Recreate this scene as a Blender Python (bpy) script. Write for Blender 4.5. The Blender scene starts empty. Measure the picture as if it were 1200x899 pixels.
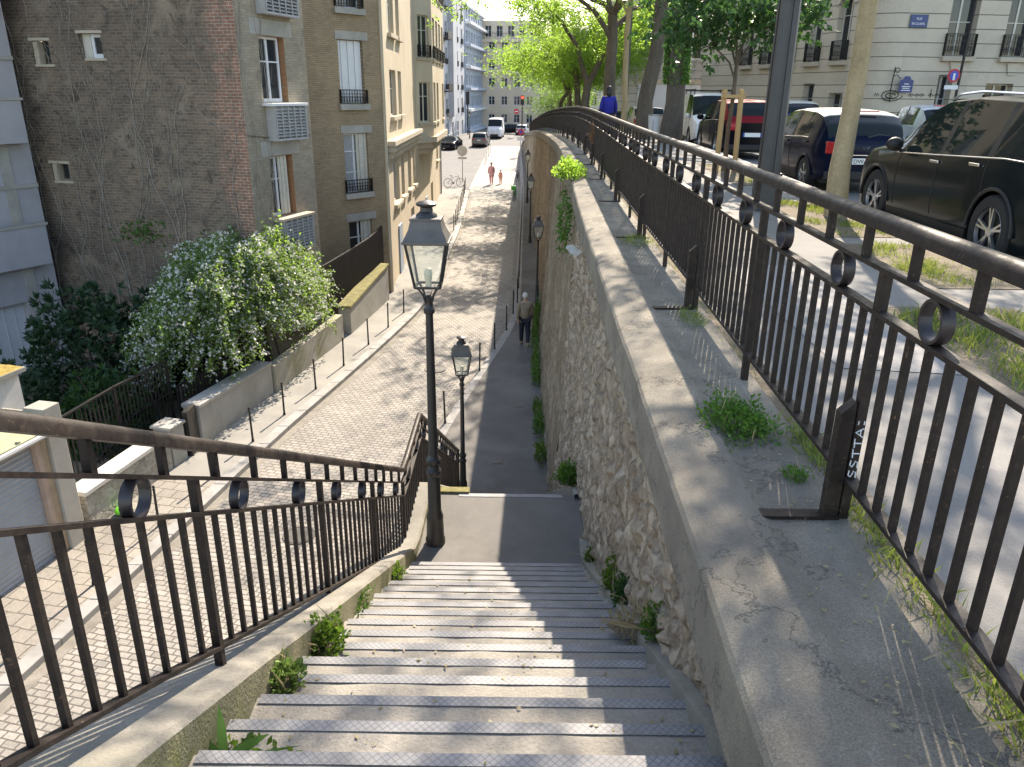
import bpy, math, random
import numpy as np
from mathutils import Vector, Matrix, Euler, noise
random.seed(7); np.random.seed(7)
S = bpy.context.scene; COL = S.collection
rad = math.radians; PI = math.pi
# ------------------------------------------------------------------ mesh helper
class MB:
    def __init__(s): s.v = []; s.f = []; s.sm = []
    def add(s, vs, fs, sm=False):
        b = len(s.v); s.v += [tuple(p) for p in vs]; s.f += [tuple(i + b for i in f) for f in fs]; s.sm += [sm] * len(fs); return s
    def quad(s, a, b, c, d): return s.add([a, b, c, d], [(0, 1, 2, 3)])
    def box(s, x0, x1, y0, y1, z0, z1):
        return s.add([(x0,y0,z0),(x1,y0,z0),(x1,y1,z0),(x0,y1,z0),(x0,y0,z1),(x1,y0,z1),(x1,y1,z1),(x0,y1,z1)],
                     [(0,3,2,1),(4,5,6,7),(0,1,5,4),(1,2,6,5),(2,3,7,6),(3,0,4,7)])
    def bar(s, p, q, w, h=None, up=(0,0,1)):
        p = Vector(p); q = Vector(q); h = w if h is None else h
        d = (q - p)
        if d.length < 1e-6: return s
        d.normalize(); u = Vector(up)
        if abs(d.dot(u)) > .98: u = Vector((0, 1, 0)) if abs(d.y) < .9 else Vector((1, 0, 0))
        r = d.cross(u).normalized(); u = r.cross(d)
        a = r * w / 2; b = u * h / 2
        vs = [p - a - b, p + a - b, p + a + b, p - a + b, q - a - b, q + a - b, q + a + b, q - a + b]
        return s.add(vs, [(0,1,2,3),(7,6,5,4),(0,4,5,1),(1,5,6,2),(2,6,7,3),(3,7,4,0)])
    def tube(s, pts, r, n=6, cap=True):
        pts = [Vector(p) for p in pts]; m = len(pts)
        rs = r if isinstance(r, (list, tuple)) else [r] * m
        vs = []; fs = []
        ref = None
        for i, p in enumerate(pts):
            d = (pts[min(i+1, m-1)] - pts[max(i-1, 0)])
            if d.length < 1e-9: d = Vector((0,0,1))
            d.normalize()
            if ref is None: ref = Vector((1,0,0)) if abs(d.x) < .8 else Vector((0,1,0))
            a = (ref - d * ref.dot(d)).normalized(); b = d.cross(a); ref = a
            for k in range(n):
                t = 2*PI*k/n; vs.append(p + (a*math.cos(t) + b*math.sin(t)) * rs[i])
        for i in range(m-1):
            for k in range(n):
                fs.append((i*n+k, i*n+(k+1) % n, (i+1)*n+(k+1) % n, (i+1)*n+k))
        s.add(vs, fs, True)
        if cap: s.add([vs[k] for k in range(n)], [tuple(range(n))[::-1]]); s.add([vs[(m-1)*n+k] for k in range(n)], [tuple(range(n))])
        return s
    def lathe(s, prof, n=12, c=(0,0,0), ax='z', sm=True):
        vs = []; fs = []; m = len(prof)
        for r, z in prof:
            for k in range(n):
                t = 2*PI*(k+.5)/n; x, y = r*math.cos(t), r*math.sin(t)
                p = (x, y, z) if ax == 'z' else ((z, x, y) if ax == 'x' else (x, z, y))
                vs.append((p[0]+c[0], p[1]+c[1], p[2]+c[2]))
        for i in range(m-1):
            for k in range(n): fs.append((i*n+k, i*n+(k+1) % n, (i+1)*n+(k+1) % n, (i+1)*n+k))
        return s.add(vs, fs, sm)
    def prism(s, poly, z0, z1):
        n = len(poly)
        vs = [(x,y,z0) for x,y in poly] + [(x,y,z1) for x,y in poly]
        return s.add(vs, [tuple(range(n))[::-1], tuple(range(n, 2*n))] + [(k,(k+1)%n,n+(k+1)%n,n+k) for k in range(n)])
    def strip(s, A, B, sm=False):
        n = len(A); return s.add(list(A)+list(B), [(i,i+1,n+i+1,n+i) for i in range(n-1)], sm)
    def grid(s, rows, sm=True):
        m = len(rows); n = len(rows[0]); vs = [p for r in rows for p in r]
        return s.add(vs, [(i*n+k, i*n+k+1, (i+1)*n+k+1, (i+1)*n+k) for i in range(m-1) for k in range(n-1)], sm)
    def ell(s, c, r, n=10, m=7):
        vs=[]; fs=[]
        for i in range(m+1):
            a = PI*i/m
            for k in range(n):
                t = 2*PI*k/n; vs.append((c[0]+r[0]*math.sin(a)*math.cos(t), c[1]+r[1]*math.sin(a)*math.sin(t), c[2]+r[2]*math.cos(a)))
        for i in range(m):
            for k in range(n): fs.append((i*n+k,(i+1)*n+k,(i+1)*n+(k+1)%n,i*n+(k+1)%n))
        return s.add(vs, fs, True)
    def build(s, name, mat, parent=None, loc=None, rotz=0.0, world=False, bevel=0, angle=40, fix=True):
        me = bpy.data.meshes.new(name)
        vs = s.v
        if world and parent is not None:
            L = parent.location; vs = [(x-L.x, y-L.y, z-L.z) for x, y, z in vs]
        me.from_pydata(vs, [], s.f); me.materials.append(mat)
        me.polygons.foreach_set('use_smooth', s.sm)
        me.validate()
        if any(s.sm) and angle: me.set_sharp_from_angle(angle=rad(angle))
        o = bpy.data.objects.new(name, me); COL.objects.link(o)
        if parent is not None: o.parent = parent
        if loc is not None: o.location = loc
        o.rotation_euler = (0, 0, rotz)
        if bevel:
            b = o.modifiers.new('edge', 'BEVEL'); b.width = bevel; b.segments = 2; b.limit_method = 'ANGLE'; b.angle_limit = rad(40)
        return o
def tag(o, label, cat, group=None, kind=None):
    o['label'] = label; o['category'] = cat
    if group: o['group'] = group
    if kind: o['kind'] = kind
    return o
def thing(name, label, cat, loc=(0,0,0), rotz=0.0, group=None):
    o = bpy.data.objects.new(name, None); COL.objects.link(o); o.empty_display_size = .2
    o.location = loc; o.rotation_euler = (0,0,rotz); return tag(o, label, cat, group)
def copy_tree(o, parent=None):
    c = o.copy(); COL.objects.link(c); c.parent = parent
    for ch in list(o.children): copy_tree(ch, c)
    return c
def struct(o): o['kind'] = 'structure'; return o
def clones(o, locs, parent=None):
    out = []
    for L in locs:
        c = o.copy(); COL.objects.link(c); c.location = L; c.parent = parent or o.parent; out.append(c)
    return out
# ------------------------------------------------------------------ materials
class NT:
    def __init__(s, name):
        s.m = bpy.data.materials.new(name); s.m.use_nodes = True; s.t = s.m.node_tree; s.n = s.t.nodes; s.l = s.t.links
        s.p = s.n['Principled BSDF']; s.out = s.n['Material Output']; s.co = None
    def node(s, typ, **kw):
        x = s.n.new(typ)
        for k, v in kw.items():
            if k in x.inputs: x.inputs[k].default_value = v
            else: setattr(x, k, v)
        return x
    def link(s, a, b): s.l.new(a, b)
    def coord(s, scale=(1,1,1), rot=(0,0,0), src='Object'):
        tc = s.node('ShaderNodeTexCoord'); mp = s.node('ShaderNodeMapping'); mp.inputs['Scale'].default_value = scale; mp.inputs['Rotation'].default_value = rot
        s.link(tc.outputs[src], mp.inputs['Vector']); return mp.outputs['Vector']
    def world(s, scale=(1,1,1), rot=(0,0,0)):
        g = s.node('ShaderNodeNewGeometry'); mp = s.node('ShaderNodeMapping'); mp.inputs['Scale'].default_value = scale; mp.inputs['Rotation'].default_value = rot
        s.link(g.outputs['Position'], mp.inputs['Vector']); return mp.outputs['Vector']
    def noise(s, v, scale, detail=4, rough=.6, out='Fac', dist=0):
        x = s.node('ShaderNodeTexNoise'); x.inputs['Scale'].default_value = scale; x.inputs['Detail'].default_value = detail
        x.inputs['Roughness'].default_value = rough; x.inputs['Distortion'].default_value = dist; s.link(v, x.inputs['Vector']); return x.outputs[out]
    def ramp(s, f, stops):
        r = s.node('ShaderNodeValToRGB'); e = r.color_ramp.elements
        while len(e) < len(stops): e.new(.5)
        for k, (p, c) in enumerate(stops):
            e[k].position = p; e[k].color = (*c, 1) if len(c) == 3 else c
        s.link(f, r.inputs['Fac']); return r.outputs['Color']
    def mix(s, f, a, b, mode='MIX'):
        x = s.node('ShaderNodeMix'); x.data_type = 'RGBA'; x.blend_type = mode
        for k, q in ((0, f), (6, a), (7, b)):
            if hasattr(q, 'is_output'): s.link(q, x.inputs[k])
            else: x.inputs[k].default_value = q if k == 0 else (*q, 1)
        return x.outputs[2]
    def math(s, op, a, b=0.5, clamp=False):
        x = s.node('ShaderNodeMath'); x.operation = op; x.use_clamp = clamp
        for k, q in ((0, a), (1, b)):
            if hasattr(q, 'is_output'): s.link(q, x.inputs[k])
            else: x.inputs[k].default_value = q
        return x.outputs[0]
    def xyz(s, v):
        x = s.node('ShaderNodeSeparateXYZ'); s.link(v, x.inputs[0]); return x.outputs
    def comb(s, x, y, z=0.0):
        c = s.node('ShaderNodeCombineXYZ')
        for k, q in enumerate((x, y, z)):
            if hasattr(q, 'is_output'): s.link(q, c.inputs[k])
            else: c.inputs[k].default_value = q
        return c.outputs[0]
    def bump(s, h, strength=.5, dist=.02):
        b = s.node('ShaderNodeBump'); b.inputs['Strength'].default_value = strength; b.inputs['Distance'].default_value = dist
        s.link(h, b.inputs['Height']); s.link(b.outputs[0], s.p.inputs['Normal']); return b
    def fin(s, col=None, rough=.8, metal=0, **kw):
        if col is not None:
            if hasattr(col, 'is_output'): s.link(col, s.p.inputs['Base Color'])
            else: s.p.inputs['Base Color'].default_value = (*col, 1)
        if hasattr(rough, 'is_output'): s.link(rough, s.p.inputs['Roughness'])
        else: s.p.inputs['Roughness'].default_value = rough
        s.p.inputs['Metallic'].default_value = metal
        for k, v in kw.items(): s.p.inputs[k].default_value = v
        return s.m
def plain(name, c, rough=.6, var=.25, scale=6, metal=0, bump=0, bscale=60, world=True, **kw):
    t = NT(name); v = t.world() if world else t.coord()
    n = t.noise(v, scale, 6, .65); n2 = t.noise(v, scale*9, 3, .6)
    f = t.math('ADD', t.math('MULTIPLY', n, .7), t.math('MULTIPLY', n2, .3))
    col = t.ramp(f, [(.3, tuple(x*(1-var) for x in c)), (.7, tuple(min(1, x*(1+var)) for x in c))])
    if bump: t.bump(t.noise(v, bscale, 4, .7), bump, .01)
    return t.fin(col, rough, metal, **kw)
def multi(name, cols, scale=3, rough=.85, bump=.4, bscale=50, bdist=.01, stain=None, stretch=(1,1,1), fine=.35, moss=None):
    """weathered mineral surface: several colours over two noise scales, optional stains and moss patches"""
    t = NT(name); v = t.world(stretch); vw = t.world()
    n = t.noise(v, scale, 8, .68); n2 = t.noise(vw, bscale, 3, .7)
    f = t.math('ADD', t.math('MULTIPLY', n, 1-fine), t.math('MULTIPLY', n2, fine))
    k = len(cols); col = t.ramp(f, [(.3 + .4*i/(k-1), c) for i, c in enumerate(cols)])
    if stain:
        sc, amt, c = stain; m = t.ramp(t.noise(v, sc, 6, .7, dist=.6), [(.48, (0,0,0)), (.66, (1,1,1))])
        col = t.mix(t.math('MULTIPLY', m, amt), col, c)
    if moss:
        sc, lo, c = moss; m = t.ramp(t.noise(vw, sc, 8, .75), [(lo, (0,0,0)), (lo+.08, (1,1,1))]); col = t.mix(m, col, c)
    t.bump(t.math('ADD', n2, t.math('MULTIPLY', n, .6)), bump, bdist)
    return t.fin(col, rough)
def brickmat(name, c1, c2, mortar, bw=.22, bh=.065, msize=.008, patch=None, mode='xz', bump=.5, var=.5, off=.5, rough=.88, rot=0, big=.5, corner=None, wobble=.25):
    t = NT(name); v = t.coord() if mode == 'xz' else t.world(rot=(0, 0, rot)); X = t.xyz(v)
    wob = t.noise(v, 3, 2, .5)
    uv = t.comb(t.math('ADD', X[0], t.math('MULTIPLY', t.noise(v, 2.2, 3, .6), bw*.3)), t.math('ADD', X[2] if mode == 'xz' else X[1], t.math('MULTIPLY', wob, bh*wobble)))
    b = t.node('ShaderNodeTexBrick'); b.offset = off; t.link(uv, b.inputs['Vector'])
    b.inputs['Scale'].default_value = 1; b.inputs['Brick Width'].default_value = bw; b.inputs['Row Height'].default_value = bh
    b.inputs['Mortar Size'].default_value = msize; b.inputs['Mortar Smooth'].default_value = .3; b.inputs['Bias'].default_value = 0
    b.inputs['Color1'].default_value = (*c1, 1); b.inputs['Color2'].default_value = (*c2, 1); b.inputs['Mortar'].default_value = (*mortar, 1)
    col = b.outputs['Color']
    n = t.noise(v, big, 7, .7, dist=.4)
    col = t.mix(var, col, t.ramp(n, [(.3, (.35,.35,.35)), (.5, (.85,.85,.85)), (.7, (1.25,1.2,1.12))]), 'MULTIPLY')
    n3 = t.noise(v, 26, 4, .7)
    col = t.mix(.5, col, t.ramp(n3, [(.3, (.6,.6,.6)), (.7, (1.3,1.3,1.3))]), 'MULTIPLY')
    if patch:
        for (sc, lo, c) in patch:
            m = t.ramp(t.noise(v, sc, 7, .72, dist=.5), [(lo, (0,0,0)), (lo+.1, (1,1,1))]); col = t.mix(m, col, c)
    if corner:
        x0, x1, ccol = corner
        m = t.node('ShaderNodeMapRange'); m.inputs[1].default_value = x0; m.inputs[2].default_value = x1
        t.link(t.math('ADD', X[0], t.math('MULTIPLY', t.math('SUBTRACT', t.noise(v, .9, 6, .7), .5), 1.8)), m.inputs[0])
        rc = t.mix(b.outputs['Fac'], t.mix(t.math('MULTIPLY', t.noise(v, 11, 3, .7), 1.2, True), ccol[0], ccol[1]), (.42,.36,.29)); rc = t.mix(.6, rc, t.ramp(t.noise(v, 4, 6, .75), [(.35,(.35,.35,.35)),(.65,(1.3,1.25,1.2))]), 'MULTIPLY')
        col = t.mix(t.math('MULTIPLY', m.outputs[0], t.ramp(t.noise(v, 1.6, 6, .7), [(.38,(0,0,0)),(.5,(1,1,1))])), col, rc)
    t.bump(t.math('ADD', t.math('MULTIPLY', b.outputs['Fac'], -1.0), t.math('MULTIPLY', n3, .5)), bump, .012)
    return t.fin(col, rough)
def leafmat(name, c, c2, trans=.45, tc=None):
    t = NT(name); v = t.world(); oi = t.node('ShaderNodeNewGeometry')
    n = t.noise(v, 1.3, 3, .6); rnd = oi.outputs['Random Per Island']
    f = t.math('ADD', t.math('MULTIPLY', n, .5), t.math('MULTIPLY', rnd, .5))
    col = t.ramp(f, [(.25, c), (.75, c2)])
    d = t.node('ShaderNodeBsdfPrincipled'); d.inputs['Roughness'].default_value = .5; t.link(col, d.inputs['Base Color'])
    tr = t.node('ShaderNodeBsdfTranslucent')
    t.link(t.mix(.8, col, tc, 'MIX') if tc else col, tr.inputs['Color'])
    mx = t.node('ShaderNodeMixShader'); mx.inputs[0].default_value = trans
    t.link(d.outputs[0], mx.inputs[1]); t.link(tr.outputs[0], mx.inputs[2]); t.link(mx.outputs[0], t.out.inputs['Surface'])
    return t.m
def glassmat(name, tint=(.02,.025,.03), rough=.06, alpha=None, spec=.6):
    t = NT(name)
    if alpha is None: return t.fin(tint, rough, 0, **{'Specular IOR Level': spec})
    tr = t.node('ShaderNodeBsdfTransparent'); tr.inputs[0].default_value = (.93,.95,.93,1)
    gl = t.node('ShaderNodeBsdfGlossy'); gl.inputs['Roughness'].default_value = rough
    df = t.node('ShaderNodeBsdfDiffuse'); df.inputs[0].default_value = (*tint, 1)
    m0 = t.node('ShaderNodeMixShader'); m0.inputs[0].default_value = alpha; t.link(tr.outputs[0], m0.inputs[1]); t.link(df.outputs[0], m0.inputs[2])
    fr = t.node('ShaderNodeFresnel'); fr.inputs[0].default_value = 1.45
    m1 = t.node('ShaderNodeMixShader'); t.link(t.math('MULTIPLY', fr.outputs[0], .7), m1.inputs[0]); t.link(m0.outputs[0], m1.inputs[1]); t.link(gl.outputs[0], m1.inputs[2])
    t.link(m1.outputs[0], t.out.inputs['Surface']); return t.m

IRON = plain('iron_paint', (.012,.0105,.010), .55, .35, 14, bump=.25, bscale=90)
t = NT('rail_paint'); v = t.world(); n = t.noise(v, 18, 6, .7)
col = t.ramp(n, [(.35, (.018,.0125,.0105)), (.55, (.029,.0205,.017)), (.72, (.05,.037,.029))])
col = t.mix(t.ramp(t.noise(v, 70, 3, .7), [(.645,(0,0,0)),(.70,(1,1,1))]), col, (.16,.09,.05)); t.bump(t.noise(v, 60, 4, .7), .3, .004); RAILM = t.fin(col, t.ramp(t.noise(v, 25, 4, .7), [(.35,(.42,.42,.42)),(.65,(.66,.66,.66))]), **{'Specular IOR Level': .3})
RINGM = plain('ring_paint', (.03,.024,.025), .35, .35, 14, bump=.2, bscale=90)
LAMPM = plain('lamp_paint', (.030,.028,.027), .4, .3, 12, bump=.2, bscale=70)
HOODM = plain('lamp_hood_paint', (.11,.10,.09), .45, .25, 9)
COLM = plain('column_paint', (.045,.047,.050), .45, .25, 8, bump=.15)
LGLASS = glassmat('lamp_glass', (.85,.86,.8), .05, .13)
# pavement, steps, coping
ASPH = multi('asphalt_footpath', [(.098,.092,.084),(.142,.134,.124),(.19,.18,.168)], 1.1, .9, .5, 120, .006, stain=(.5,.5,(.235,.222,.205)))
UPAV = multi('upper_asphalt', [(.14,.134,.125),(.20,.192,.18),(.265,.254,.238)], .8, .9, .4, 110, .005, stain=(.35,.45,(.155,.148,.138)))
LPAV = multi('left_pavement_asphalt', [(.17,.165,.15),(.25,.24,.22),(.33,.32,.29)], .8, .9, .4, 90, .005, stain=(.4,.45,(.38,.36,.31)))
ROADM = multi('road_asphalt', [(.10,.10,.10),(.14,.138,.135),(.19,.185,.18)], .9, .9, .4, 90, .005, stain=(.3,.4,(.2,.19,.18)))
KERBM = multi('kerb_granite', [(.20,.195,.185),(.31,.30,.285),(.42,.41,.39)], 2.2, .8, .3, 80, .004)
STEPM = multi('step_concrete', [(.18,.165,.142),(.29,.268,.232),(.41,.38,.325)], 1.8, .9, .6, 75, .008, stain=(.9,.6,(.20,.187,.168)), fine=.45)
t = NT('coping_concrete'); v = t.world(); vs = t.world((1,.45,1))
n = t.noise(v, 2.2, 9, .72); n2 = t.noise(v, 150, 2, .8)
col = t.ramp(t.math('ADD', t.math('MULTIPLY', n, .5), t.math('MULTIPLY', n2, .5)), [(.36,(.10,.088,.07)),(.5,(.215,.192,.153)),(.66,(.36,.325,.258))])
col = t.mix(t.math('MULTIPLY', t.ramp(t.noise(vs, .9, 7, .7, dist=.5), [(.44,(0,0,0)),(.62,(1,1,1))]), .55), col, (.125,.113,.096))
vo = t.node('ShaderNodeTexVoronoi'); vo.feature = 'DISTANCE_TO_EDGE'; vo.inputs['Scale'].default_value = .8
wv = t.node('ShaderNodeVectorMath'); wv.operation = 'ADD'; nz = t.noise(v, 3.5, 5, .65, 'Color'); t.link(v, wv.inputs[0]); t.link(nz, wv.inputs[1]); t.link(wv.outputs[0], vo.inputs['Vector'])
crack = t.ramp(vo.outputs['Distance'], [(0,(1,1,1)),(.004,(1,1,1)),(.009,(0,0,0))])
col = t.mix(t.math('MULTIPLY', crack, .5), col, (.05,.047,.043))
col = t.mix(t.ramp(t.noise(v, 6, 7, .75), [(.66,(0,0,0)),(.72,(1,1,1))]), col, (.36,.34,.29))
X = t.xyz(v); col = t.mix(t.math('MULTIPLY', t.ramp(t.noise(t.world((3.5,.35,1)), 1.6, 6, .72), [(.46,(0,0,0)),(.62,(1,1,1))]), .22), col, (.09,.083,.072)); col = t.mix(t.ramp(t.noise(v, 3.1, 8, .78, dist=.8), [(.60,(0,0,0)),(.70,(.4,.4,.4))]), col, (.10,.096,.085))
t.bump(t.math('SUBTRACT', t.math('ADD', n2, t.math('MULTIPLY', n, .8)), t.math('MULTIPLY', crack, 2.0)), .55, .008); COPM = t.fin(col, .9)
CURBM = multi('stair_curb_concrete', [(.14,.13,.11),(.23,.215,.185),(.33,.31,.265)], 2.5, .92, .6, 80, .01, stain=(1.4,.5,(.17,.165,.13)))
CURBS = multi('mossy_curb_side', [(.10,.10,.05),(.19,.18,.11),(.27,.25,.18)], 2.5, .94, .7, 60, .012, stain=(2.2,.7,(.13,.15,.035)), moss=(4,.6,(.10,.125,.02)))
MOSSM = multi('moss', [(.10,.095,.04),(.24,.215,.085),(.42,.375,.17)], 5, .95, .9, 70, .02)
YMOSS = multi('yellow_moss', [(.17,.12,.035),(.40,.29,.07),(.62,.46,.14)], 6, .95, .9, 55, .03)
CONCM = multi('rendered_concrete', [(.30,.285,.25),(.40,.38,.34),(.50,.475,.43)], 1.2, .9, .3, 60, .006, stain=(.7,.5,(.27,.25,.20)))
WHITER = multi('white_render', [(.48,.46,.43),(.60,.58,.55),(.70,.68,.65)], 1.5, .9, .25, 60, .006, stain=(.8,.4,(.42,.39,.34)))
# rubble wall
def rubble(name, cols, mort, sc=3.0, stretch=(1,1,1.5), dirt=None, mk=.55):
    t = NT(name); v = t.world(stretch)
    wv = t.node('ShaderNodeVectorMath'); wv.operation = 'MULTIPLY_ADD'; nz = t.noise(v, 2.5, 3, .6, 'Color'); t.link(nz, wv.inputs[0]); wv.inputs[1].default_value = (.35,.35,.35); t.link(v, wv.inputs[2])
    a = t.node('ShaderNodeTexVoronoi'); a.inputs['Scale'].default_value = sc; t.link(wv.outputs[0], a.inputs['Vector'])
    e = t.node('ShaderNodeTexVoronoi'); e.feature = 'DISTANCE_TO_EDGE'; e.inputs['Scale'].default_value = sc; t.link(wv.outputs[0], e.inputs['Vector'])
    k = len(cols); X = t.node('ShaderNodeSeparateColor'); t.link(a.outputs['Color'], X.inputs[0])
    n2 = t.noise(v, 16, 6, .72)
    f = t.math('ADD', t.math('MULTIPLY', X.outputs[0], .6), t.math('MULTIPLY', n2, .4))
    col = t.ramp(f, [(.15 + .7*i/(k-1), c) for i, c in enumerate(cols)])
    ed = t.ramp(e.outputs['Distance'], [(0,(1,1,1)),(.05,(.7,.7,.7)),(.13,(0,0,0))])
    col = t.mix(t.math('MULTIPLY', ed, mk), col, mort); col = t.mix(.75, col, t.ramp(t.noise(t.world((1,1,.6)), 9, 7, .78), [(.3,(.42,.40,.38)),(.5,(.95,.94,.92)),(.7,(1.35,1.33,1.28))]), 'MULTIPLY')
    if dirt: col = t.mix(t.math('MULTIPLY', t.ramp(t.noise(t.world((1,1,.35)), dirt[0], 7, .7), [(.42,(0,0,0)),(.62,(1,1,1))]), dirt[1]), col, dirt[2])
    t.bump(t.math('ADD', t.math('MULTIPLY', ed, -.8), t.math('MULTIPLY', n2, 1.1)), .9, .035)
    return t.fin(col, .92)
RUBM = rubble('rubble_stone', [(.30,.235,.17),(.41,.33,.25),(.49,.405,.315),(.56,.475,.38)], (.17,.128,.09), 6.0, (1,1,.75), (1.2,.5,(.24,.185,.135)))
RUBF = rubble('rubble_stone_brown', [(.25,.205,.15),(.34,.285,.21),(.42,.355,.27)], (.19,.155,.115), 2.6, (1,1,.8), (.5,.7,(.17,.125,.08)))
COBB = brickmat('cobbles', (.37,.342,.305), (.285,.262,.232), (.14,.128,.112), .21, .125, .014, mode='xy', rot=rad(13), bump=.8, var=.45, big=.35, patch=[(.5,.60,(.36,.34,.31)), (1.3,.62,(.20,.185,.165)), (.22,.58,(.29,.27,.242))], rough=.8)
PAVER = brickmat('stone_slabs', (.33,.30,.26), (.28,.255,.225), (.14,.13,.11), .34, .30, .014, mode='xy', rot=rad(12), bump=.5)
# nosing strip: light metal with diagonal ribs
t = NT('nosing_metal'); v = t.world(); X = t.xyz(v)
def ribs(sg):
    u = t.math('ADD', t.math('MULTIPLY', X[0], 32.0), t.math('MULTIPLY', X[1], sg*32.0)); fr = t.math('FRACT', u, 0); return t.math('LESS_THAN', fr, .15)
rb = t.math('MAXIMUM', ribs(1), ribs(-1)); n = t.noise(v, 5, 5, .7)
col = t.mix(t.math('MULTIPLY', rb, .7), t.ramp(n, [(.3,(.17,.172,.178)),(.7,(.30,.302,.308))]), (.10,.105,.115))
t.bump(rb, .5, .004); NOSE = t.fin(col, .6, 0)
# building skins
BRICKV = brickmat('creeper_brick', (.245,.17,.12), (.14,.102,.077), (.26,.22,.17), .24, .085, .013, bump=.7, var=.75, big=.45,
    patch=[(.8,.55,(.27,.215,.155)), (2.2,.54,(.085,.064,.048)), (1.9,.61,(.31,.28,.225)), (5.5,.66,(.42,.39,.33)), (.9,.60,(.12,.10,.08)), (4.5,.60,(.07,.052,.04)), (7,.66,(.40,.36,.29))], corner=(8.25, 8.55, ((.22,.085,.055),(.36,.19,.13))))
BRICKC = brickmat('creeper_facade_render', (.42,.36,.27), (.34,.29,.215), (.29,.25,.19), .22, .07, .006, bump=.6, var=.5, big=.8, patch=[(1.4,.56,(.22,.19,.15)),(3.0,.62,(.15,.125,.095))])
BRICKB = brickmat('tan_brick', (.46,.345,.215), (.36,.27,.165), (.27,.21,.145), .22, .062, .010, bump=.6, var=.45, big=.6)
BRICKO = brickmat('orange_brick', (.42,.20,.09), (.34,.16,.08), (.3,.24,.16), .22, .065, .008, bump=.5, var=.3)
CREAM = multi('cream_render', [(.46,.38,.27),(.56,.475,.35),(.63,.55,.42)], .6, .9, .2, 60, .005, stain=(.5,.35,(.40,.34,.26)), stretch=(1,1,.5))
CREAMD = multi('cream_stone_trim', [(.38,.32,.24),(.48,.41,.31),(.55,.48,.37)], 1.0, .9, .2, 60, .005)
GREYST = multi('grey_stone', [(.36,.37,.39),(.46,.47,.49),(.54,.55,.57)], .5, .85, .1, 40, .004)
BLUEST = multi('blue_grey_facade', [(.34,.39,.46),(.44,.50,.57),(.52,.58,.65)], .5, .7, .1, 40, .004)
BEIGE = multi('beige_stone', [(.66,.55,.41),(.75,.63,.48),(.80,.70,.56)], .3, .9, .1, 30, .004)
PALE = multi('pale_stone', [(.58,.54,.47),(.67,.63,.56),(.74,.70,.63)], .3, .9, .1, 30, .004)
LILAC = multi('pale_lilac_render', [(.33,.315,.33),(.40,.385,.40),(.46,.44,.46)], .8, .85, .15, 50, .004, stain=(.6,.5,(.28,.265,.27)))
def ashlar(name, c, dark, row=.42, bw=40.0, ms=.028, sun=None):
    return brickmat(name, c, tuple(x*.93 for x in c), dark, bw, row, ms, bump=.9, var=.3, big=.4, off=0, wobble=.02)
ASHL = ashlar('ashlar_limestone', (.62,.54,.425), (.19,.16,.12), .62, 40, .022)
ASHF = ashlar('ashlar_grey', (.50,.475,.43), (.22,.205,.18), .55, 40, .025)
WHITEP = plain('white_frame_paint', (.72,.73,.74), .45, .08, 4)
CREAMP = plain('cream_shutter_paint', (.62,.585,.50), .5, .1, 5)
GREYP = plain('grey_louver_paint', (.40,.40,.40), .5, .15, 5)
GARD = plain('grey_shutter', (.36,.385,.42), .5, .08, 4)
TANP = plain('tan_frame_paint', (.42,.32,.22), .6, .2, 5); PINKP = plain('pink_frame_paint', (.46,.34,.27), .6, .2, 5)
WGLASS = glassmat('window_glass', (.025,.03,.035), .05)
CURTM = plain('net_curtain', (.34,.345,.35), .35, .15, 7, **{'Specular IOR Level': .6})
ROOFG = plain('roof_sheet', (.34,.34,.22), .6, .25, 2)
DOORM = plain('blue_grey_door', (.30,.36,.44), .5, .1, 3)
WDOOR = plain('white_door', (.55,.57,.60), .5, .08, 3)
# plants, ground
BARK = multi('bark_grey', [(.055,.045,.035),(.11,.09,.07),(.17,.145,.11)], 5, .95, .9, 24, .03, stretch=(1,1,.25))
BARKL = multi('bark_light', [(.24,.18,.105),(.36,.28,.165),(.47,.375,.235)], 7, .95, .8, 26, .02, stretch=(1,1,.3))
WOODM = multi('stake_wood', [(.30,.19,.08),(.42,.27,.12),(.52,.36,.18)], 6, .8, .3, 50, .005, stretch=(1,1,.15))
VINE = multi('vine_stem', [(.20,.17,.135),(.32,.28,.23),(.44,.39,.33)], 6, .95, .5, 60, .01)
ROOT = multi('vine_root', [(.035,.032,.032),(.065,.06,.06),(.11,.10,.10)], 5, .95, .9, 30, .02, stretch=(1,1,.3))
LEAFY = leafmat('leaf_yellow_green', (.085,.18,.03), (.16,.28,.045), .6, (.40,.64,.08))
LEAFG = leafmat('leaf_green', (.045,.10,.018), (.10,.18,.03), .45, (.20,.36,.04))
LEAFD = leafmat('leaf_dark', (.014,.040,.018), (.03,.075,.03), .2, (.05,.12,.03))
LEAFK = leafmat('leaf_maple', (.02,.065,.022), (.045,.11,.032), .35, (.09,.22,.04))
LEAFW = leafmat('leaf_shrub', (.075,.145,.035), (.16,.25,.06), .45, (.32,.50,.10))
IVYM = leafmat('leaf_ivy', (.055,.13,.02), (.11,.23,.04), .35, (.14,.32,.04))
BLOSS = leafmat('white_blossom', (.62,.63,.60), (.80,.80,.77), .3)
GRASS = leafmat('grass_blade', (.06,.13,.02), (.15,.22,.045), .4, (.35,.40,.08))
DRYG = leafmat('dry_grass', (.30,.25,.13), (.45,.38,.22), .4)
SOIL = multi('soil', [(.09,.07,.05),(.16,.13,.09),(.25,.21,.15)], 3, .95, .8, 40, .02)
EARTH = plain('bare_earth', (.16,.15,.13), .95, .3, .3)
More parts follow.
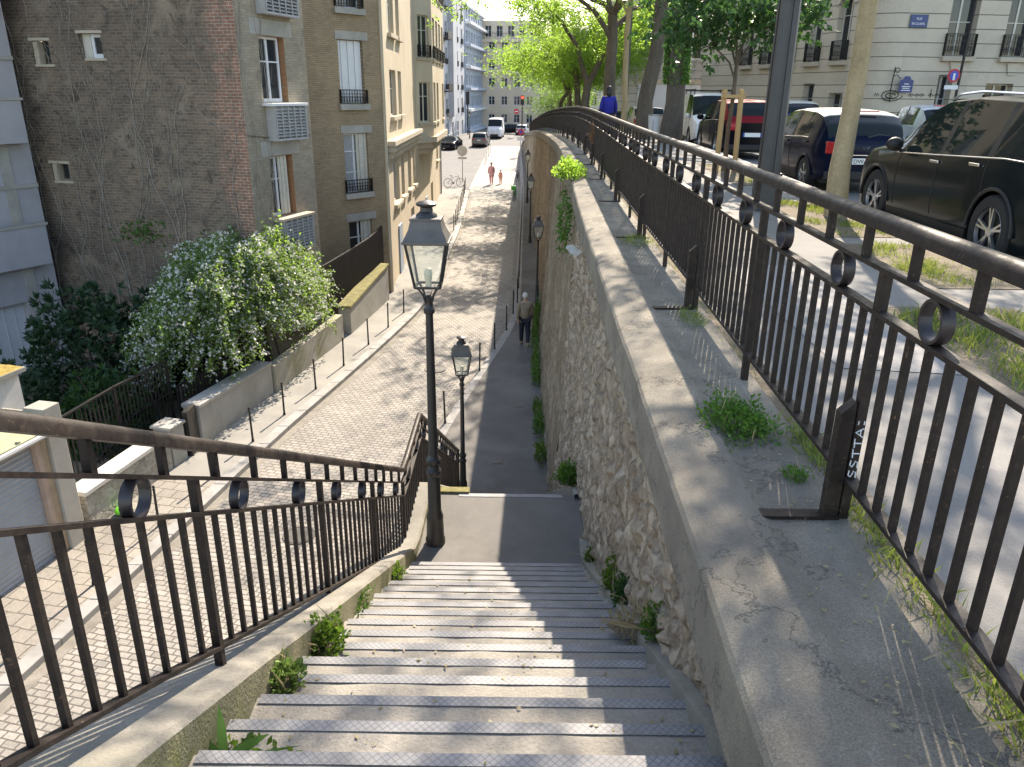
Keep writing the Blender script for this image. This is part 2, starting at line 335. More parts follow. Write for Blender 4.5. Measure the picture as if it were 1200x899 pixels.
# ------------------------------------------------------------------ profiles (camera is the origin, +Y looks down the street, metres)
def lerp(tab, y, k=1):
    if y <= tab[0][0]: return tab[0][k]
    for a, b in zip(tab, tab[1:]):
        if y <= b[0]: return a[k] + (b[k]-a[k]) * (y-a[0])/(b[0]-a[0])
    return tab[-1][k]
def smooth(tab, y, k=1): return (lerp(tab, y-1.5, k) + 2*lerp(tab, y, k) + lerp(tab, y+1.5, k)) / 4
def zl(y): return -8.6 + .0225*min(y, 115) if y > -5 else -8.7
CE = [(-3,.50,-1.455),(1.7,.62,-1.455),(2.8,.665,-1.455),(4.6,.705,-1.455),(8.3,.81,-1.455),(10.9,.89,-1.45),(14.3,1.03,-1.44),(20,1.22,-1.43),(25,1.32,-1.46),(34,1.36,-1.66),(45,1.33,-2.0),(59,1.28,-2.6),(75,1.2,-3.4),(93,1.1,-4.4),(107,1.0,-6.05)]
RX = [(-3,1.06),(2.49,1.225),(3.97,1.27),(5.46,1.316),(6.9,1.37),(8.36,1.40),(14.3,1.61),(20,1.80),(25,1.90),(34,1.94),(45,1.91),(59,1.85),(75,1.76),(93,1.62),(107,1.5)]
WB = [(-3,.82),(8,.80),(15,.80),(20,.79),(25,.85),(28.5,1.08),(41,1.12),(55,1.13),(75,1.05),(93,.95),(107,.9)]
KL = [(2,-8.9),(8.76,-7.39),(11.5,-6.87),(15.4,-6.2),(17.8,-5.78),(20.7,-5.12),(25,-4.22),(29.3,-3.45),(36.5,-3.25),(45,-3.15),(55,-3.3),(62,-3.55)]
IL = [(2,-10.7),(11,-8.72),(13,-8.27),(16.1,-7.6),(20.2,-6.72),(25.6,-5.6),(29.2,-4.85),(31,-5.05),(62,-5.6)]
KR = [(15.2,-2.3),(18.3,-1.78),(20.2,-1.44),(22,-1.07),(24.4,-.57),(26,-.27),(27.7,-.02),(31,.1),(38.5,.2),(51,.4),(62,.5),(75,.55),(95,.5)]
def cex(y): return smooth(CE, y)
def cez(y): return smooth(CE, y, 2)
def rxx(y): return smooth(RX, y)
def zu(y): return cez(y) - .02 if y < 106 else zl(y) - .25
def ys(a, b, st):
    n = max(1, round((b-a)/st)); return [a + (b-a)*i/n for i in range(n+1)]
# ------------------------------------------------------------------ ground
g = MB(); R = 600
g.quad((-R,-R,-9.6), (R,-R,-9.6), (R,R,-9.6), (-R,R,-9.6)); struct(g.build('ground', EARTH))
Y = ys(-3, 62, 1.0)
m = MB(); m.strip([(smooth(KL, y), y, zl(y)) for y in Y], [(2.5 if y > 15 else -1.2, y, zl(y)) for y in Y])
struct(m.build('cobbled_street', COBB))
Y2 = ys(62, 175, 3)
m = MB(); m.strip([(-60, y, zl(y)-.004) for y in Y2], [(70, y, zl(y)-.004) for y in Y2]); struct(m.build('far_road', ROADM))
# crossing stripes and lane mark on the far road
m = MB()
for k in range(7):
    x = -2.9 + k*.55; m.quad((x, 70, zl(70)+.004), (x+.3, 70, zl(70)+.004), (x+.3, 73.5, zl(73.5)+.004), (x, 73.5, zl(73.5)+.004))
struct(m.build('crossing_stripes', plain('road_marking_white', (.72,.72,.70), .7, .15, 3)))
# far part of the cobbled street between footpath and the kerb line of the asphalt road
m = MB(); m.strip([(-3.6+.012*(y-62), y, zl(y)) for y in Y2[:14]], [(2.0, y, zl(y)) for y in Y2[:14]]); struct(m.build('far_street_apron', plain('light_setts', (.28,.268,.25), .85, .25, 2)))
# left pavement with kerb
YL = ys(2, 62, 1.0)
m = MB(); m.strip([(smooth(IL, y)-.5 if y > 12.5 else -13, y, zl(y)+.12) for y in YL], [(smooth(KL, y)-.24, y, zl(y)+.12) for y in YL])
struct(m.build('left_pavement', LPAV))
m = MB(); Yp = ys(3, 15.2, 1.0); m.strip([(-12, y, zl(y)+.124) for y in Yp], [(smooth(KL, y)-.26, y, zl(y)+.124) for y in Yp]); struct(m.build('slab_paving', PAVER))
def kerb(tab, Y, w, h, name, mat, side=1):
    m = MB()
    for a, b in zip(Y, Y[1:]):
        b2 = b - .012
        xa, xb = smooth(tab, a), smooth(tab, b2); o = -w*side
        za, zb = zl(a), zl(b2); q = random.uniform(-.004, .004)
        vs = [(xa+o,a,za-.1),(xa,a,za-.1),(xb,b2,zb-.1),(xb+o,b2,zb-.1),(xa+o,a,za+h+q),(xa,a,za+h+q),(xb,b2,zb+h+q),(xb+o,b2,zb+h+q)]
        m.add(vs, [(0,3,2,1),(4,5,6,7),(0,1,5,4),(1,2,6,5),(2,3,7,6),(3,0,4,7)])
    return struct(m.build(name, mat, bevel=.012))
kerb(KL, ys(2, 61, 1.0), .28, .126, 'left_kerb', KERBM)
kerb(KR, ys(15.3, 94, 1.0), .24, .126, 'right_kerb', KERBM, -1)
YF = ys(14.3, 94, .8)
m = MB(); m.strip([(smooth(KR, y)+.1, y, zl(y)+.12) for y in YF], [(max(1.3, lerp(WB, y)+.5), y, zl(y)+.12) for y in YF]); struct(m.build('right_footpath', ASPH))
# upper level
YU = ys(-8, 107, 1.5)
def kx(y): return lerp([(0,4.4),(8,4.6),(14,5.0),(30,5.9),(60,5.6),(95,4.6),(130,3)], y)
m = MB(); m.strip([(rxx(y)+.16, y, zu(y)) for y in YU], [(kx(y), y, zu(y)) for y in YU]); struct(m.build('upper_pavement', UPAV))
m = MB(); m.strip([(kx(y)-.02, y, zu(y)-.25) for y in YU], [(60, y, zu(y)-.25) for y in YU]); struct(m.build('upper_road', ROADM))
m = MB()
for a, b in zip(YU, YU[1:]):
    if b > 95: break
    xa, xb = kx(a), kx(b-.012); za, zb = zu(a), zu(b)
    vs = [(xa-.02,a,za-.3),(xa+.16,a,za-.3),(xb+.16,b-.012,zb-.3),(xb-.02,b-.012,zb-.3),(xa-.02,a,za+.006),(xa+.16,a,za+.006),(xb+.16,b-.012,zb+.006),(xb-.02,b-.012,zb+.006)]
    m.add(vs, [(0,3,2,1),(4,5,6,7),(0,1,5,4),(1,2,6,5),(2,3,7,6),(3,0,4,7)])
struct(m.build('upper_kerb', KERBM, bevel=.01))
m = MB(); m.strip([(rxx(y)+.02, y, zu(y)-.012) for y in YU[:66]], [(rxx(y)+.2, y, zu(y)-.012) for y in YU[:66]]); struct(m.build('joint_soil', SOIL))
# soil beds in the planting strip of the trees
m = MB()
for y0, y1 in ((6.2, 8.2), (8.6, 11.6), (13.6, 17.8)):
    m.add([(kx(y0)-1.15,y0,zu(y0)+.006),(kx(y0)-.1,y0,zu(y0)+.006),(kx(y1)-.1,y1,zu(y1)+.006),(kx(y1)-1.15,y1,zu(y1)+.006)], [(0,1,2,3)])
struct(m.build('tree_bed_soil', SOIL))
# ------------------------------------------------------------------ staircase
T, RZ = .285, .1445
N0 = (1.97, -2.087)
stair = thing('stone_staircase', 'worn concrete stairs with ribbed metal step edges going down to the street', 'stairs', (0, .8, -1.5))
def step(y1, z, depth, xl, xr, h, strip=True):
    m = MB(); nx = 12; rows = []
    prof = [(y1-depth, z), (y1-.075, z), (y1-.015, z-.001), (y1, z-.012), (y1, z-h)]
    for k, (yy, zz) in enumerate(prof):
        rows.append([(xl+(xr-xl)*i/nx, yy, zz + (0 if k > 2 else .004*noise.noise((i*.9, yy*2, zz)))) for i in range(nx+1)])
    m.grid(rows); s = m.build('step', STEPM, stair, world=True, angle=50)
    if strip:
        q = MB(); q.box(xl+.04+random.uniform(0,.05), xr-random.uniform(.02,.10), y1-.048, y1+.004, z-.03, z+.005); q.build('nosing_strip', NOSE, s, world=False); s.children[0].location = -stair.location
    return s
for i in range(-3, 17):
    y1, z = N0[0]+T*i, N0[1]-RZ*i
    step(y1, z, T+.05, -1.10 + .004*max(i, 0), .78, RZ+.02)
m = MB(); m.grid([[(-1.3+ 2.3*i/14, yy, -1.51) for i in range(15)] for yy in (-3, -1.5, 0, .80)]); m.build('landing', STEPM, stair, world=True)
LZ = -4.535; LY0, LY1 = N0[0]+T*16, 8.18
m = MB(); m.grid([[(-1.05+ 1.95*i/14, LY0-.03+(LY1-LY0+.03)*j/8, LZ + .004*noise.noise((i,j,.5))) for i in range(15)] for j in range(9)] + [[(-1.05+1.95*i/14, LY1, LZ-.17) for i in range(15)]]); m.build('landing', ASPH, stair, world=True)
q = MB(); q.box(-.62, .62, LY1-.07, LY1+.006, LZ-.03, LZ+.006); q.build('nosing_strip', NOSE, stair, world=True)
n2 = 22; T2 = .278; S2 = (8.13+LZ)/(n2+1)/T2
for i in range(1, n2+1):
    z = LZ - (8.13+LZ+.0)*i/(n2+1); step(LY1+T2*i, z, T2+.05, -1.05, .88, .17)
# side curb on the left: slope, landing, slope, with the outer face down to the street
def curbz(y):
    if y < LY0+.1: return N0[1] - (y-N0[0])*RZ/T + .145
    if y < LY1+.1: return max(LZ+.10, N0[1] - (y-N0[0])*RZ/T + .145)
    return LZ + .10 - (y-LY1-.1)*.565
def curbx(y): return -1.055 + lerp([(0,0),(2,0),(6.4,.06),(7.2,.10),(8.3,.10),(16,.10)], y)
YC = ys(-3, 14.6, .25)
m = MB(); rows = []; sd2 = []
for y in YC:
    z = min(curbz(y), -1.36); x = curbx(y); w = .006*noise.noise((y*1.7, 3, 1))
    sd2.append([(x+.012+w, y, z-.36), (x+.004+w, y, z-.15), (x+.001+w, y, z-.022)]); rows.append([(x+w, y, z-.022), (x-.02+w, y, z+w), (x-.30, y, z), (x-.32, y, z-.02), (x-.34, y, zl(y)-.2)])
m.grid(rows, True); cb = m.build('left_curb', CURBM, stair, world=True, angle=35); m = MB(); m.grid(sd2, True); m.build('curb_side', CURBS, stair, world=True)
# low ledge on the right, against the wall
m = MB(); rows = []
for y in ys(-1, LY0+.55, .2):
    z = max(N0[1] - (y-N0[0])*RZ/T + .03, LZ+.1) if y > LY0-.3 else N0[1] - (y-N0[0])*RZ/T + .03
    k = .004*noise.noise((y*2, 9, 1)); x = .735
    rows.append([(x, y, z-.4), (x+k, y, z+k), (x+.015, y, z+.01), (x+.3, y, z+.012)])
m.grid(rows, True); m.build('right_ledge', CURBM, stair, world=True, angle=35)
m = MB(); rows = []
for y in ys(LY1-.1, 14.6, .3):
    z = LZ + .06 - max(0, y-LY1-.1)*.565; rows.append([(.76, y, z-.5), (.76, y, z), (.775, y, z+.01), (1.1, y, z+.01)])
m.grid(rows, True); m.build('right_ledge', CURBM, stair, world=True, angle=35)
m = MB(); m.box(-1.02, -.5, LY1+.004, LY1+.12, LZ-.12, LZ+.03); m.build('mossy_edge', MOSSM, stair, world=True)
# ------------------------------------------------------------------ retaining wall
wall = thing('retaining_wall', 'tall rubble stone retaining wall with concrete coping between stairs and upper pavement', 'wall', (.9, 5, -8.6))
def stones(p, sc):
    q = Vector((p[0]*.2, p[1]*sc, p[2]*sc*1.25)); q += Vector((0, noise.noise(p*1.7)*.35, noise.noise(p*1.7+Vector((5,5,5)))*.35))
    d, pts = noise.voronoi(q, distance_metric='DISTANCE', exponent=2.5)
    e = d[1]-d[0]; h = min(1, e*3.2); c = noise.cell(pts[0]*7.3)
    return h*.038*(.35+.9*c) + .038*noise.fractal(Vector((p.x*6, p.y*7, p.z*4.5)), .7, 2.1, 5)
def face(y0, y1, sy, sz, sc, ztop, amp=1.0):
    m = MB(); rows = []
    for y in ys(y0, y1, sy):
        zt = cez(y)-.28 + ztop; xt = cex(y)+.10
        zb = (min(N0[1]-(y-N0[0])*RZ/T, -2) if y < LY0 else (LZ if y < LY1 else max(zl(y), LZ-(y-LY1)*.565))) - .25
        xb = lerp(WB, y); nz = max(4, int((zt-zb)/sz)); row = []
        for k in range(nz_max+1):
            f = k/nz_max; z = zb + (zt-zb)*f; x = xb + (xt-xb)*f
            p = Vector((x, y, z)); row.append((x - amp*stones(p, sc) + .02, y, z))
        rows.append(row)
    m.grid(rows, True); return m
nz_max = 125; face(-1, 13.0, .035, .045, 6.0, 0).build('stone_face', RUBM, wall, world=True, angle=0)
nz_max = 60; face(12.98, 40, .14, .1, 2.0, 0, .9).build('stone_face', RUBF, wall, world=True, angle=0)
nz_max = 24; face(39.95, 106, .5, .3, 1.5, 0, 1.0).build('stone_face', RUBF, wall, world=True, angle=0)
m = MB(); m.box(.98, 2.2, 106, 106.15, -8, -6.0); m.build('end_face', RUBF, wall, world=True)
m = MB(); rows = []; Y = ys(-3, 30, .16) + ys(30, 106, 1.0)[1:]
for y in Y:
    x, z = cex(y), cez(y); r = rxx(y); k = .010*noise.noise((y*1.3, 1, 7)) + .006*noise.noise((y*6, 4, 7)); kz = .006*noise.noise((y*2.1, 8, 7))
    rows.append([(x+.12, y, z-.34), (x+.01, y, z-.33), (x+k, y, z-.32), (x+k*.6, y, z-.05), (x+.012+k*.5, y, z-.028), (x+.04, y, z-.014+kz), (x+.27, y, z+.016+kz), (x+.295+k, y, z+.004),
                 (x+.31, y, z), (x+.45, y, z+kz*.6), (r-.1, y, z+kz), (r+.06, y, z-kz*.5), (r+.075, y, z-.03)])
m.grid(rows, True); m.build('coping', COPM, wall, world=True, angle=28)
# ------------------------------------------------------------------ railings
def top_rail(m, P, w=.062, h=.05):
    """handrail with a rounded top swept along P"""
    sec = [(-w/2,-h*.5),(w/2,-h*.5),(w/2,h*.05),(w*.38,h*.36),(w*.16,h*.5),(-w*.16,h*.5),(-w*.38,h*.36),(-w/2,h*.05)]
    rows = []
    for i, p in enumerate(P):
        d = (Vector(P[min(i+1,len(P)-1)]) - Vector(P[max(i-1,0)])).normalized(); s = Vector((d.y, -d.x, 0)).normalized(); u = s.cross(d); p = Vector(p)
        rows.append([tuple(p + s*a + u*b) for a, b in sec + sec[:1]])
    m.grid(rows, True)
    for r in (rows[0], rows[-1]): m.add(r[:-1], [tuple(range(len(sec)))])
def flat(m, P, w, h):
    rows = []
    for i, p in enumerate(P):
        d = (Vector(P[min(i+1,len(P)-1)]) - Vector(P[max(i-1,0)])).normalized(); s = Vector((d.y, -d.x, 0)).normalized(); u = s.cross(d); p = Vector(p)
        rows.append([tuple(p + s*a*w/2 + u*b*h/2) for a, b in ((-1,-1),(1,-1),(1,1),(-1,1),(-1,-1))])
    m.grid(rows, False)
    for r in (rows[0], rows[-1]): m.add(r[:-1], [(0,1,2,3)])
def ring_mesh(c, R, dx, w=.045, n=20, th=.010):
    m = MB(); c = Vector(c); d = Vector(dx).normalized(); s = Vector((d.y,-d.x,0)).normalized(); u = Vector((0,0,1)); rows = []
    for k in range(n+1):
        t = 2*PI*k/n; e = d*math.cos(t) + u*math.sin(t)
        rows.append([tuple(c + e*(R) + s*w/2), tuple(c + e*R - s*w/2), tuple(c + e*(R-th) - s*w/2), tuple(c + e*(R-th) + s*w/2), tuple(c + e*R + s*w/2)])
    m.grid(rows, True); return m
rail = thing('iron_railing', 'long dark brown iron railing with rings along the wall top on the right', 'railing', (1.2, 2.49, -1.455))
def RP(y, h): return (rxx(y), y, cez(y)+h)
H1, H2, H3, H0 = 1.07, .925, .78, .16
Y = ys(-2.2, 30, .5) + ys(30, 92.5, 1.2)[1:]
for nm, h in (('middle_rail', H2), ('lower_rail', H3), ('bottom_rail', H0)):
    m = MB(); flat(m, [RP(y, h) for y in Y], .042 if nm != 'bottom_rail' else .05, .016); m.build(nm, RAILM, rail, world=True, angle=30)
m = MB(); top_rail(m, [RP(y, H1) for y in Y]); m.build('top_rail', RAILM, rail, world=True, angle=50)
SP = 1.455; far = {k: MB() for k in ('baluster','ring','post','short_baluster')}; cnt = {k: 0 for k in far}; LIM = {'baluster': 100, 'ring': 60, 'post': 40, 'short_baluster': 90}
def emit(kind, mb, mat):
    if cnt[kind] < LIM[kind]:
        cnt[kind] += 1; return mb.build(kind, mat, rail, world=True, bevel=0, angle=40)
    far[kind].add(mb.v, mb.f)
for k in range(-3, 62):
    y0 = 2.49 + SP*k
    if y0 > 92: break
    # main post of the panel, from the foot to the handrail
    b = Vector(RP(y0, 0)); m = MB(); braced = k % 2 == 0
    m.bar(b + Vector((0,0,0 if True else 0)), b + Vector((0,0,H2)), .034, .034, (0,1,0))
    if braced and k < 22:
        m.bar(b + Vector((-.052,0,0)), b + Vector((-.052,0,.42)), .05, .045, (0,1,0))
        m.add([tuple(b+Vector(q)) for q in ((-.077,-.0225,.42),(-.027,-.0225,.42),(-.027,.0225,.42),(-.077,.0225,.42),(-.03,-.0225,.465),(-.03,.0225,.465))], [(0,1,4),(2,3,5),(0,4,5,3),(1,2,5,4)])
    p = emit('post', m, RAILM)
    if braced and p is not None and k < 14:
        q = MB(); q.box(b.x-.30, b.x-.02, b.y-.028, b.y+.028, b.z-.004, b.z+.014); fo = q.build('foot_plate', RAILM, p); fo.location = -Vector(rail.location)
    for j in range(1, 12):
        y = y0 + SP*j/12; a = RP(y, H0); c = RP(y, H3)
        if y > 92: break
        emit('baluster', MB().bar(a, c, .021, .021, (0,1,0)), RAILM)
    for j in (.25, .75):
        y = y0 + SP*j
        emit('ring', ring_mesh(RP(y, (H2+H3)/2), (H2-H3)/2-.006, (0,1,0), .04, 20 if k < 6 else 8), RINGM)
    for j in (.125, .375, .625, .875):
        y = y0 + SP*j; emit('short_baluster', MB().bar(RP(y, H2), RP(y, H1-.02), .024, .03, (0,1,0)), RAILM)
for k, mb in far.items():
    if mb.f:
        o = mb.build(k, RAILM, rail, world=True); o['kind'] = 'stuff'
# white marker scribble on the first braced post
m = MB(); b = RP(2.49, 0); px = b[0]-.015; py = b[1]-.0185
gl = {'S': [[(0,0),(.6,.05),(.75,.35),(.35,.5),(.1,.7),(.3,1),(.8,.95)]], 'T': [[(.45,0),(.45,1)],[(0,.85),(.95,.95)]], 'A': [[(0,0),(.5,1),(.95,0)],[(.2,.35),(.75,.35)]]}
uz = .17
for chh in 'SSTTA':
    for st in gl[chh]:
        P = [(px + .029 - v*.027 , py, b[2] + uz + u*.036) for u, v in st]; m.tube(P, .0024, 5)
    uz += .040
for q in ((0,.02),(.02,.02)): m.tube([(px+.006+q[0], py, b[2]+uz+.008), (px+.007+q[0], py, b[2]+uz+.022)], .0022, 4)
m.tube([(px+.024, py, b[2]+.12),(px+.023, py, b[2]+.155)], .002, 4); m.tube([(px+.006, py, b[2]+.14),(px+.012, py, b[2]+.155)], .002, 4)
tag(m.build('marker_scribble', plain('white_marker', (.75,.76,.78), .6, .05)), 'white handwritten tag scribbled on the nearest braced railing post', 'graffiti')
# ---- stair railing on the left
srail = thing('stair_railing', 'dark brown iron railing with rings following the stair flight on the left', 'railing', (-1.2, 2, -2))
def SZ(y):   # foot line of the stair railing
    a = N0[1] - (y-N0[0])*RZ/T + .145 - max(0, y-1.6)*.031
    if y < 7.05: return a
    z7 = N0[1] - (7.05-N0[0])*RZ/T + .145 - 5.45*.031
    if y < 8.5: return z7 + (max(LZ+.12, z7)-z7)*0
    return z7 - (y-8.5)*.562
def sx(y): return curbx(y) - .155
def SPt(y, h): return (sx(y), y, SZ(y)+h)
G1, G2, G3, G0 = 1.05, .905, .75, .12
YS = ys(-2.5, 7.05, .5) + [7.3, 7.8, 8.3, 8.5] + ys(8.5, 14.5, .5)[1:]
for nm, h in (('middle_rail', G2), ('lower_rail', G3), ('bottom_rail', G0)):
    m = MB(); flat(m, [SPt(y, h) for y in YS], .042, .016); m.build(nm, RAILM, srail, world=True, angle=30)
m = MB(); top_rail(m, [SPt(y, G1) for y in YS]); m.build('top_rail', RAILM, srail, world=True, angle=50)
PY = [-.66, .96, 2.58, 4.20, 5.70, 7.05, 8.5, 10.0, 11.5, 13.0, 14.45]
for y0, y1 in zip(PY, PY[1:] + [None]):
    b = Vector(SPt(y0, 0)); b.z = min(b.z, curbz(y0)+.02); m = MB(); m.bar((b.x,b.y,min(b.z, curbz(y0)-.02)), Vector(SPt(y0, G2)), .034, .034, (0,1,0)); m.build('post', RAILM, srail, world=True)
    if y1 is None: break
    nb = max(9, round((y1-y0)/.139))
    for j in range(1, nb):
        y = y0 + (y1-y0)*j/nb; MB().bar(SPt(y, G0), SPt(y, G3), .020, .020, (0,1,0)).build('baluster', RAILM, srail, world=True)
    for j in (.25, .75):
        y = y0 + (y1-y0)*j; ring_mesh(SPt(y, (G2+G3)/2), (G2-G3)/2-.006, (0,1,0), .04).build('ring', RINGM, srail, world=True, angle=40)
    for j in (.125, .375, .625, .875):
        y = y0 + (y1-y0)*j; MB().bar(SPt(y, G2), SPt(y, G1-.02), .024, .03, (0,1,0)).build('short_baluster', RAILM, srail, world=True)
m = MB(); b = SPt(14.45, 0); m.bar((b[0],b[1],b[2]-.3), SPt(14.45, G1), .05, .05, (0,1,0)); m.build('end_post', RAILM, srail, world=True)
# ------------------------------------------------------------------ street lamps
def lamp(label, loc, Ht=3.5, group='old lanterns on posts'):
    t = thing('street_lamp', label, 'street lamp', loc, 0, group)
    p = [(.105,0),(.105,.06),(.095,.075),(.088,.30),(.092,.32),(.082,.36),(.070,.40),(.066,.78),(.060,.80),(.078,.83),(.080,.87),(.060,.90),(.052,.93),(.075,.955),(.077,1.0),(.055,1.03),(.048,1.06),(.043,1.9),(.036,Ht-.98),(.052,Ht-.97),(.055,Ht-.93),(.040,Ht-.91),(.036,Ht-.86),(.048,Ht-.82),(.02,Ht-.80)]
    MB().lathe(p, 20).build('post', LAMPM, t, angle=35)
    z0, z1 = Ht-.70, Ht-.28; a, b = .115, .185
    m = MB()
    for k in range(4):
        c = (1,1,-1,-1)[k]; d = (1,-1,-1,1)[k]; c2 = (1,1,-1,-1)[(k+1) % 4]; d2 = (1,-1,-1,1)[(k+1) % 4]
        m.bar((a*c,a*d,z0),(b*c,b*d,z1), .018); m.bar((a*c,a*d,z0),(a*c2,a*d2,z0), .022); m.bar((b*c,b*d,z1),(b*c2,b*d2,z1), .022)
        m.tube([(.03*c,.03*d,Ht-.86),(.05*c,.05*d,Ht-.78),(.085*c,.085*d,Ht-.72),(a*c,a*d,z0)], .010, 6)
    m.build('lantern_frame', LAMPM, t)
    for k in range(4):
        c = (1,1,-1,-1)[k]; d = (1,-1,-1,1)[k]; c2 = (1,1,-1,-1)[(k+1) % 4]; d2 = (1,-1,-1,1)[(k+1) % 4]
        MB().quad((a*c,a*d,z0),(a*c2,a*d2,z0),(b*c2,b*d2,z1),(b*c,b*d,z1)).build('glass_pane', LGLASS, t)
    e = .215; f = .135; z2 = z1+.20
    m = MB(); m.box(-e,e,-e,e,z1-.004,z1+.022)
    q = [(e*.95,z1+.02),(f+.02,z1+.12),(f,z2)]
    for (r0,h0),(r1,h1) in zip(q, q[1:]):
        m.add([(r0*c,r0*d,h0) for c,d in ((1,1),(-1,1),(-1,-1),(1,-1))]+[(r1*c,r1*d,h1) for c,d in ((1,1),(-1,1),(-1,-1),(1,-1))], [(k,(k+1)%4,4+(k+1)%4,4+k) for k in range(4)])
    m.box(-f-.008,f+.008,-f-.008,f+.008,z2-.002,z2+.018); m.build('hood', HOODM, t, bevel=.004)
    MB().lathe([(.0,z2+.015),(.10,z2+.017),(.095,z2+.04),(.06,z2+.07),(.055,z2+.105),(.09,z2+.12),(.098,z2+.14),(.075,z2+.155),(.03,z2+.165),(0,z2+.168)], 14).build('chimney_cap', LAMPM, t)
    MB().lathe([(.0,z0-.03),(.03,z0-.03),(.03,z0+.05),(.035,z0+.06),(.04,z0+.12),(.03,z0+.16),(0,z0+.17)], 10).build('bulb', plain('frosted_bulb', (.7,.66,.5), .3, .05) if 'frosted_bulb' not in bpy.data.materials else bpy.data.materials['frosted_bulb'], t)
    return t
L1 = lamp('tall old lantern lamp standing on the stair landing', (-.80, 7.11, LZ), 3.52)
for lab, x, y in (('old lantern lamp at the foot of the stairs beside kerb bollards', -1.02, 14.6), ('lantern lamp against the wall just ahead of the walking man', .90, 28.5),
                  ('lantern lamp by the brown wall beside the green bicycle', .86, 41.3), ('farthest small lantern lamp along the wall before the parking sign', .90, 54.8)):
    c = copy_tree(L1); c.location = (x, y, zl(y)+.12); c['label'] = lab; c.rotation_euler.z = rad(random.uniform(-6, 6))
# lamp on the far left bank
for lab, x, y in (('slim lantern lamp in front of the far grey building', -8.6, 104), ('small far lantern lamp by the beige corner building', -6.3, 112)):
    c = copy_tree(L1); c.location = (x, y, zl(y)); c['label'] = lab
# ------------------------------------------------------------------ bollards
def bollard_mesh(parent=None):
    return MB().lathe([(.034,0),(.034,.05),(.026,.07),(.023,.80),(.030,.81),(.030,.83),(.020,.84),(.027,.865),(.028,.885),(.016,.905),(0,.91)], 10)
bo = bollard_mesh().build('bollard', IRON)
ords = ['first','second','third','fourth','fifth','sixth','seventh','eighth','ninth','tenth','eleventh']
def put_boll(x, y, label, group, first=[True]):
    o = bo if first[0] else bo.copy()
    if not first[0]: COL.objects.link(o)
    first[0] = False
    o.location = (x, y, zl(y)+.12); o.rotation_euler = (rad(random.uniform(-1.5,1.5)), rad(random.uniform(-1.5,1.5)), 0); tag(o, label, 'bollard', group)
yb = 7.6
for k in range(11):
    y = [7.6,9.5,11.4,13.3,15.25,17.1,18.7,20.5,22.4,24.4,26.3][k]
    put_boll(smooth(KL, y)-.45, y, '%s slim iron bollard along the left kerb, counted from the garage' % ords[k], 'bollards on the left kerb')
put_boll(smooth(KL, 28.1)-.45, 28.1, 'slim iron bollard at the left kerb nearest the cream building', 'bollards on the left kerb')
for k, y in enumerate([16.4,18.3,20.2,22.1,24.1,26.1,28.1]):
    put_boll(smooth(KR, y)+.05, y, '%s slim iron bollard on the right kerb, counted from the stair foot' % ords[k], 'bollards on the right kerb')
for k, y in enumerate([44.5,46.2,47.9,49.6,51.4,53.2,55,57,59,61]):
    put_boll(smooth(KL, y)-.3, y, '%s bollard of the far row on the left pavement corner' % ords[k], 'bollards on the far left pavement')
for k, y in enumerate([78,82,86,90]):
    put_boll(-3.3+.012*(y-62)+.2, y, '%s bollard beside the parked cars, counted from the crossing' % ords[k], 'bollards beside the far road')
# handrail along the right kerb
kr = thing('kerb_guardrail', 'low black tube guardrail along the right kerb beyond the walking man', 'guardrail', (.1, 30, zl(30)))
Y = ys(29.6, 56, 2.2); m = MB(); m.tube([(smooth(KR,y)+.12, y, zl(y)+.12+.95) for y in Y], .028, 8); m.tube([(smooth(KR,y)+.12, y, zl(y)+.12+.5) for y in Y], .018, 6); m.build('rail', IRON, kr, world=True)
for y in Y: MB().tube([(smooth(KR,y)+.12, y, zl(y)+.1), (smooth(KR,y)+.12, y, zl(y)+1.07)], .026, 8).build('post', IRON, kr, world=True)

# gutters, covers and repairs in the street
m = MB(); Y = ys(3, 60, 1.0); m.strip([(smooth(KL, y)+.01, y, zl(y)+.005) for y in Y], [(smooth(KL, y)+.22, y, zl(y)+.005) for y in Y]); struct(m.build('left_gutter', multi('gutter_dirt', [(.13,.12,.10),(.22,.20,.17),(.34,.31,.27)], 3, .9, .5, 60, .01)))
m = MB(); Y = ys(16, 93, 1.0); m.strip([(smooth(KR, y)-.20, y, zl(y)+.005) for y in Y], [(smooth(KR, y)-.01, y, zl(y)+.005) for y in Y]); struct(m.build('right_gutter', bpy.data.materials['gutter_dirt']))
CI = plain('cast_iron_cover', (.09,.085,.08), .6, .3, 20, .3, .5, 90)
for lab, x, y, r in (('round cast iron cover set in the cobbles left of the tall lamp', -4.2, 13.2, .32), ('round cast iron cover in the cobbles beyond the second lamp', -2.4, 22.5, .34)):
    q = MB(); q.lathe([(0,.012),(r*.86,.012),(r*.87,.006),(r*.91,.006),(r*.92,.013),(r,.013),(r,-.03)], 28); tag(q.build('manhole_cover', CI, None, loc=(x, y, zl(y)+.004)), lab, 'manhole cover', 'covers in the street').rotation_euler = (math.atan(.0225), 0, 0)
for lab, x, y in (('small square valve cover in the shaded footpath', .2, 19.5), ('small square valve cover near the foot of the second flight', -.3, 16.2)):
    q = MB(); q.box(-.12,.12,-.12,.12,-.02,.006); q.box(-.09,.09,-.09,.09,.006,.009); tag(q.build('valve_cover', CI, None, loc=(x, y, zl(y)+.122)), lab, 'valve cover', 'covers in the footpath').rotation_euler = (math.atan(.0225), 0, 0)
m = MB(); m.add([(1.9,4.2,zu(4)+.004),(2.6,4.1,zu(4)+.004),(2.75,7.0,zu(7)+.004),(1.95,7.1,zu(7)+.004)], [(0,1,2,3)]); struct(m.build('pavement_patch', multi('pavement_patch', [(.21,.205,.195),(.27,.26,.25),(.33,.32,.30)], 1.5, .9, .5, 130, .005)))
